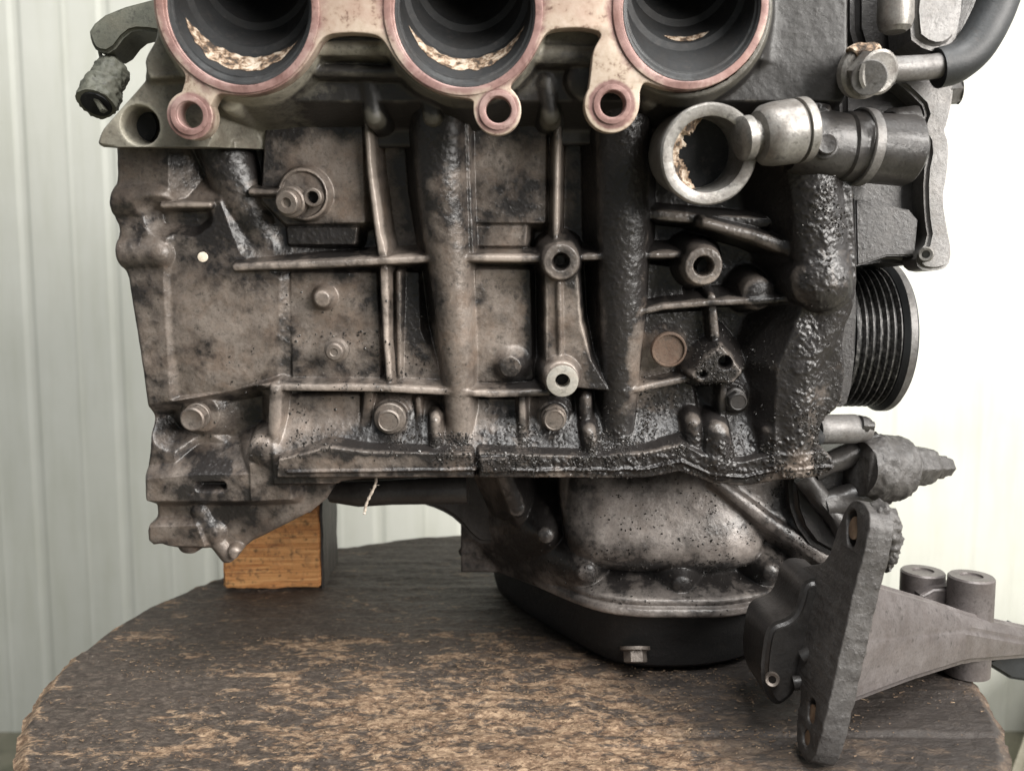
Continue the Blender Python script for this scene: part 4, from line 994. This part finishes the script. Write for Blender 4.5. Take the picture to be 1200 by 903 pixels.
tb = bmesh.new(); tube(tb, smooth_path([at(1026, 82, 0.385), at(1060, 81, 0.388), at(1095, 79, 0.39), at(1125, 70, 0.39)]), 0.0054, 20, wob=0.05)
link('coolant_tube', bm_mesh('coolant_tube', tb), M['grey'], engine)
tb = bmesh.new(); tube(tb, smooth_path([at(1098, 80, 0.392), at(1124, 74, 0.392), at(1148, 48, 0.392), at(1168, 8, 0.392), at(1186, -50, 0.392), at(1195, -110, 0.392)]), 0.0088, 24, wob=0.03)
link('coolant_hose', bm_mesh('coolant_hose', tb), M['rubber'], engine)
turned('plug_cap', at(1050, -20, 0.385), at(1049, 38, 0.385), [(0, 7.4), (0.75, 7.6), (0.92, 6.6), (1, 4.4)], M['silver'], engine, 28)
slab('sensor_body', [(1078, -70), (1066, 40), (1090, 58), (1112, 56), (1128, 38), (1136, -70)], 0.388, 0.025, M['grey'], engine, 0.003)
slab('valve_cover_end', [(1000, -70), (1180, -70), (1150, 0), (1130, 50), (1098, 75), (1040, 72), (1000, 68)], 0.418, 0.05, M['oily'], engine, 0.004)

# ribbed drive pulley, its axle along the engine
PX, PYY, PZ = 0.2056, 0.472, 0.1895
bm = bmesh.new(); lathe(bm, (0.150, PYY, PZ), (1, 0, 0), [(0, 0.020), (0.018, 0.020), (0.0185, 0.0355), (0.026, 0.0365), (0.0265, 0.034), (0.049, 0.034), (0.0492, 0.0385), (0.0515, 0.0405), (0.0550, 0.0405), (0.0566, 0.0390), (0.0568, 0.031), (0.046, 0.029), (0.045, 0.017), (0.050, 0.0165), (0.0505, 0.009), (0.056, 0.009), (0.0565, 0.007)], 96)
pul = link('drive_pulley', bm_mesh('drive_pulley', bm), M['rubber'], engine)
gp = [(0, 0.0335), (0.0003, 0.0382)]
for k in range(6):
    t = 0.0012 + k * 0.0036
    gp += [(t, 0.0384), (t + 0.0006, 0.0384), (t + 0.0018, 0.0360), (t + 0.0024, 0.0360)]
gp += [(0.0228, 0.0384), (0.0234, 0.0384), (0.0236, 0.0335)]
bm = bmesh.new(); lathe(bm, (0.1752, PYY, PZ), (1, 0, 0), gp, 96)
link('belt_grooves', bm_mesh('belt_grooves', bm, True, 25), M['groove'], pul)
bm = bmesh.new(); lathe(bm, (0.2017, PYY, PZ), (1, 0, 0), [(0, 0.0380), (0.0001, 0.0409), (0.0034, 0.0409), (0.0036, 0.0380)], 96)
link('pulley_rim', bm_mesh('pulley_rim', bm), M['grey'], pul)
slab('pulley_mount', [(975, 300), (1005, 310), (1006, 400), (998, 470), (985, 480), (960, 470), (950, 360)], 0.432, 0.05, M['oily'], engine, 0.003)

# sensor and caked shaft end below the pulley
sensor = turned('crank_sensor', at(956, 503, 0.432), at(1016, 502, 0.440), [(0, 6.5), (0.08, 7.6), (0.75, 7.6), (0.8, 7.0), (0.84, 7.2), (1, 6.0)], M['grey'], engine, 32)
turned('sensor_socket_shade', at(953, 512, 0.428), at(962, 512, 0.429), [(0, 4.5), (0.6, 4.6), (1, 3.5)], M['soot_shade'], sensor, 20)
turned('sensor_bolt', at(1006, 497, 0.434), at(1021, 499, 0.436), [(0, 4.5), (0.5, 4.5), (0.55, 3.2), (1, 3.0)], M['oily'], sensor, 20, wob=0.0008)
web = slab('pump_housing', [(925, 556), (960, 540), (1012, 506), (1050, 520), (1054, 570), (1040, 600), (1046, 640), (1020, 660), (960, 650), (930, 610)], 0.452, 0.05, M['oily'], engine, 0.004)
for a, b, r in (((952, 552), (1030, 516), 6), ((940, 556), (1005, 640), 6), ((965, 590), (1040, 575), 7), ((1020, 600), (1036, 640), 9)):
    bm = bmesh.new(); tube(bm, [at(a[0] + (b[0] - a[0]) * q_ / 14, a[1] + (b[1] - a[1]) * q_ / 14, 0.447) for q_ in range(15)], r * 1e-3, 20, wob=0.35); link('rib', bm_mesh('rib', bm), M['oily'], web)
def crusty(name, a, b, prof, m, parent, amp, fq=260, n=64, seg=44, sides=None):
    a, b = Vector(a), Vector(b); L_ = (b - a).length; bm = bmesh.new()
    P = [(np.interp(i / (seg - 1), [p[0] for p in prof], [p[0] for p in prof]), float(np.interp(i / (seg - 1), [p[0] for p in prof], [p[1] for p in prof]))) for i in range(seg)]
    lathe(bm, a, b - a, [(t * L_, r * 1e-3) for t, r in P], n, sides=sides)
    bm.normal_update()
    for v in bm.verts: v.co += v.normal * amp * 1e-3 * (mnoise.noise(v.co * fq * 0.4) + 0.9 * mnoise.noise(v.co * fq) + 0.6 * mnoise.noise(v.co * fq * 2.3))
    return link(name, bm_mesh(name, bm, True, 60), m, parent)
shaft = crusty('shaft_end', at(1006, 548, 0.442), at(1058, 548, 0.452), [(0, 14), (0.3, 17), (0.85, 17.6), (0.88, 14), (1, 13)], M['crud'], engine, 0.9)
crusty('shaft_nut', at(1052, 546, 0.448), at(1090, 545, 0.456), [(0, 13), (0.1, 11.5), (0.85, 11), (1, 9.6)], M['crud'], shaft, 0.45, sides=6)
crusty('shaft_stub', at(1084, 546, 0.454), at(1114, 547, 0.460), [(0, 7.2), (0.6, 7.0), (0.62, 5.8), (0.9, 5.4), (1, 4.0)], M['crud'], shaft, 0.4, 180, sides=6)
turned('key_flat', at(1073, 548, 0.4395), at(1074, 548, 0.4365), [(0, 4.0), (0.7, 4.0), (1, 3.5)], M['grey'], shaft, 24, sides=4, rot=0.8)

# wiring plug hanging off the left end
bk = slab('plug_bracket', [(103, 32), (128, 12), (196, -6), (200, 40), (164, 34), (148, 38), (130, 62), (112, 60), (105, 48)], 0.425, 0.02, M['plastic'], engine, 0.0015)
plug = crusty('wiring_plug', at(134, 76, 0.436), at(113, 122, 0.420), [(0, 5), (0.12, 7.6), (0.4, 8.4), (0.5, 7.4), (0.56, 9.0), (1, 8.8)], M['plastic'], engine, 1.1)
A = at(113, 122, 0.420); Bq = A + (at(134, 76, 0.436) - A).normalized() * -0.0006
turned('plug_mouth_shade', A, Bq, [(0, 7.2), (1, 7.0)], M['soot_shade'], plug, 28)
slab('plug_tongue', [(106, 112), (110, 108), (122, 128), (117, 131)], 0.4165, 0.004, M['plastic'], plug, 0.0005, 0)
slab('plug_clip', [(98, 88), (112, 82), (116, 92), (104, 100)], 0.418, 0.008, M['plastic'], plug, 0.001)
bm = bmesh.new(); tube(bm, smooth_path([at(114, 30, 0.43), at(116, 48, 0.427), at(117, 64, 0.43), at(124, 82, 0.434)]), 0.0009, 10); link('plug_wire', bm_mesh('plug_wire', bm), M['wire'], plug)

# grit caked in the oil along the bottom flange and the pan
ico = bmesh.new(); bmesh.ops.create_icosphere(ico, subdivisions=1, radius=1); ico.verts.ensure_lookup_table()
IV = np.array([v.co[:] for v in ico.verts]); IF = np.array([[v.index for v in f.verts] for f in ico.faces]); ico.free()
def grains(name, n, pick, size, m, parent):
    VV, FF = [], []
    for k in range(n):
        p, nn = pick()
        if p is None: continue
        r = size * (0.25 + 0.9 * random.random() ** 3); s_ = np.array([1, 0.8, 1]) * RNG.uniform(0.6, 1.3, 3)
        VV.append(IV * r * s_ * (1 + RNG.uniform(-0.25, 0.25, (len(IV), 1))) + p + nn * r * 0.3); FF.append(IF + len(IV) * (len(VV) - 1))
    return link(name, np_mesh(name, np.concatenate(VV), np.concatenate(FF), smooth=False), m, parent, kind='stuff')
def picker(F, dens):
    w = dens(F.U, F.V) * (F.sd < -1.0); w = np.clip(w, 0, None).ravel(); cum = np.cumsum(w); cum /= cum[-1]
    Pf, Nf = F.P.reshape(-1, 3), F.NR.reshape(-1, 3)
    def pick():
        i = int(np.searchsorted(cum, random.random())); return Pf[min(i, len(Pf) - 1)], Nf[min(i, len(Pf) - 1)]
    return pick
def gk(F, h): 
    c = lambda x, y: F.f.uv(x, y, h)
    return lambda U, V, x, y, rx, ry: np.exp(-(((U - c(x, y)[0]) / rx) ** 2 + ((V - c(x, y)[1]) / ry) ** 2))
G = gk(K, 14)
cl = lambda U, V: np.clip(fbm(U * 0.12, V * 0.12, 3) + 0.15, 0, 1)
grains('oily_grit', 8000, picker(K, lambda U, V: cl(U, V) * (G(U, V, 760, 535, 75, 7) + 0.5 * G(U, V, 560, 525, 70, 6) + 0.6 * G(U, V, 940, 520, 16, 18) + 0.5 * G(U, V, 380, 520, 20, 9) + 0.7 * G(U, V, 850, 430, 14, 9) + 0.35 * G(U, V, 970, 240, 8, 30) + 0.4 * G(U, V, 770, 500, 14, 12) + 0.08 * G(U, V, 400, 430, 40, 20))), 0.00062, M['glint'], block)
G2 = gk(Q, 15)
grains('oily_grit', 2000, picker(Q, lambda U, V: cl(U, V) * (G2(U, V, 830, 660, 45, 12) + 0.7 * G2(U, V, 940, 600, 22, 22) + 0.3 * G2(U, V, 800, 590, 50, 14) + 0.5 * G2(U, V, 720, 680, 30, 8))), 0.0006, M['glint'], upper_pan)

# ------------------------------------------------------------------ loose mounting bracket standing on the table
BX, BY = 0.1385, 0.358
brk = thing('mounting_bracket', 'heavy greasy mounting bracket standing on the table in front of the oil pan', 'bracket'); brk.location = (BX, BY + 0.03, 0.0015)
ABS.add('mounting_bracket')
ss = np.arange(-12, 92, 0.7); zz = np.arange(-6, 128, 0.7); SS, ZZ = np.meshgrid(ss, zz)
def pol(P): return sd_poly(SS, ZZ, chaikin([np.array(p, float) for p in P], 2))
sdb = pol([(0, 0), (-1, 40), (0, 80), (-2, 112), (4, 119), (18, 120), (26, 108), (28, 86), (50, 78), (74, 66), (76, 34), (40, 30), (26, 26), (24, 10), (18, 0)])
sdb = np.maximum(sdb, -(d_seg(SS, ZZ, (12, 103), (15, 110))[0] - 4.6)); sdb = np.maximum(sdb, -(d_seg(SS, ZZ, (12, 20), (13, 23))[0] - 3.8)); sdb = np.maximum(sdb, -(np.hypot(SS - 12, ZZ - 9) - 3.4))
zl = Vector((0.0225, 0.002, 0.118)).normalized(); yl = Vector((-0.06, 1, 0)); yl = (yl - zl * yl.dot(zl)).normalized(); xl = yl.cross(zl)
pm = Matrix((yl, zl, xl)).transposed().to_4x4(); pm.translation = Vector((BX + 0.0050, BY, 0.0015))
plate_o = plate('bracket_plate', trace(sdb, ss, zz), 11.5, 0.7, pm, M['crud'], brk)
for sy, sz, r in ((13, 107, 5.0), (13, 20, 4.0), (12, 9, 3.4)):
    a = pm @ Vector((sy * 1e-3, sz * 1e-3, -0.0105)); b = pm @ Vector((sy * 1e-3, sz * 1e-3, -0.0005))
    turned('bolt_bush', a, b, [(0, r * 0.75), (0, r + 0.15), (1, r + 0.15), (1, r * 0.75), (0.5, r * 0.72), (0.02, r * 0.75)], M['brass'], brk, 24)
# roughen the plate's edge
me = plate_o.data; bm = bmesh.new(); bm.from_mesh(me)
for v in bm.verts: v.co += Vector((1, -1, 0)) * 0.00035 * mnoise.noise(v.co * 220)
bm.to_mesh(me); bm.free()
bm = bmesh.new()
def sec(pts): return [at(*p) for p in pts]
arm_s = [sec([(1012, 678, 0.386), (990, 752, 0.368), (985, 828, 0.372), (990, 815, 0.44), (1020, 684, 0.44)]),
         sec([(1085, 700, 0.416), (1074, 744, 0.402), (1066, 797, 0.405), (1074, 790, 0.47), (1092, 704, 0.47)]),
         sec([(1140, 719, 0.445), (1134, 738, 0.432), (1132, 776, 0.436), (1138, 772, 0.50), (1146, 722, 0.50)]),
         sec([(1230, 738, 0.49), (1230, 756, 0.48), (1230, 768, 0.482), (1235, 764, 0.53), (1235, 740, 0.53)])]
loft(bm, arm_s)
bmesh.ops.recalc_face_normals(bm, faces=bm.faces)
bmesh.ops.bevel(bm, geom=bm.edges[:], offset=0.0022, segments=3, affect='EDGES')
bracket_arm = link('bracket_arm', bm_mesh('bracket_arm', bm), M['bracket'], brk)
def bush(px, D, rpx, pyt, zb):
    c = at(px, 700, D); t = at(px, pyt, D).z; bm = bmesh.new(); r = rpx * D / 1000
    lathe(bm, (c.x, c.y, zb), (0, 0, 1), [(0, r), (t - zb - 0.001, r), (t - zb, r - 0.0008), (t - zb, r * 0.5), (t - zb - 0.001, r * 0.48), (t - zb - 0.0011, 0.0005)], 40)
    link('bush_sleeve', bm_mesh('bush_sleeve', bm), M['bracket'], brk)
bush(1137, 0.462, 26, 674, 0.0015); bush(1080, 0.485, 25, 668, 0.02)
slab('bush_link', [(1080, 690), (1140, 686), (1140, 730), (1080, 720)], 0.468, 0.012, M['bracket'], brk, 0.002)
slab('arm_foot', [(1152, 776), (1215, 748), (1240, 760), (1240, 805), (1185, 796)], 0.492, 0.03, M['rubber'], brk, 0.002, 0)
cup = slab('bracket_web', [(990, 684), (944, 676), (936, 712), (926, 726), (904, 732), (897, 750), (892, 800), (908, 832), (930, 820), (940, 796), (985, 800)], 0.392, 0.035, M['oily'], brk, 0.003, 2)
for a, b, y0 in (((940, 770), (988, 742), 0.388), ((930, 800), (985, 788), 0.389)):
    bm = bmesh.new(); tube(bm, [at(*a, y0), at((a[0] + b[0]) / 2, (a[1] + b[1]) / 2 + 3, y0 - 0.002), at(*b, y0)], 0.0035, 14); link('web_rib', bm_mesh('web_rib', bm), M['oily'], brk)
turned('eyelet', at(905, 795, 0.392), at(905, 796, 0.386), [(0, 3.5), (0.8, 3.5), (1, 3), (0.9, 1.8), (0.1, 1.7)], M['bolt'], brk, 20)

crusty('caked_dirt', at(1030, 590, 0.366), at(1040, 668, 0.372), [(0, 3), (0.15, 6.5), (0.5, 7.2), (0.8, 5), (1, 2)], M['crud'], brk, 1.9, 300)

# a frayed strand caught under the flange
bm = bmesh.new(); pts = [at(441, 558, 0.428), at(440, 568, 0.424), at(434, 580, 0.423), at(429, 590, 0.423), at(427, 602, 0.423)]
tube(bm, smooth_path(pts, 2), [0.0004 + 0.0005 * abs(math.sin(i * 1.3)) for i in range(len(smooth_path(pts, 2)))], 8)
for k in range(9):
    p = pts[1].lerp(pts[3], random.random()); tube(bm, [p, p + Vector((random.uniform(-1, 1), random.uniform(-0.5, 0.5), random.uniform(-1.5, 0.3))) * 0.003], 0.00013, 5)
thing('frayed_strand', 'short frayed pale strand dangling below the bottom edge of the block', 'strand', bm_mesh('frayed_strand', bm), M['straw'])
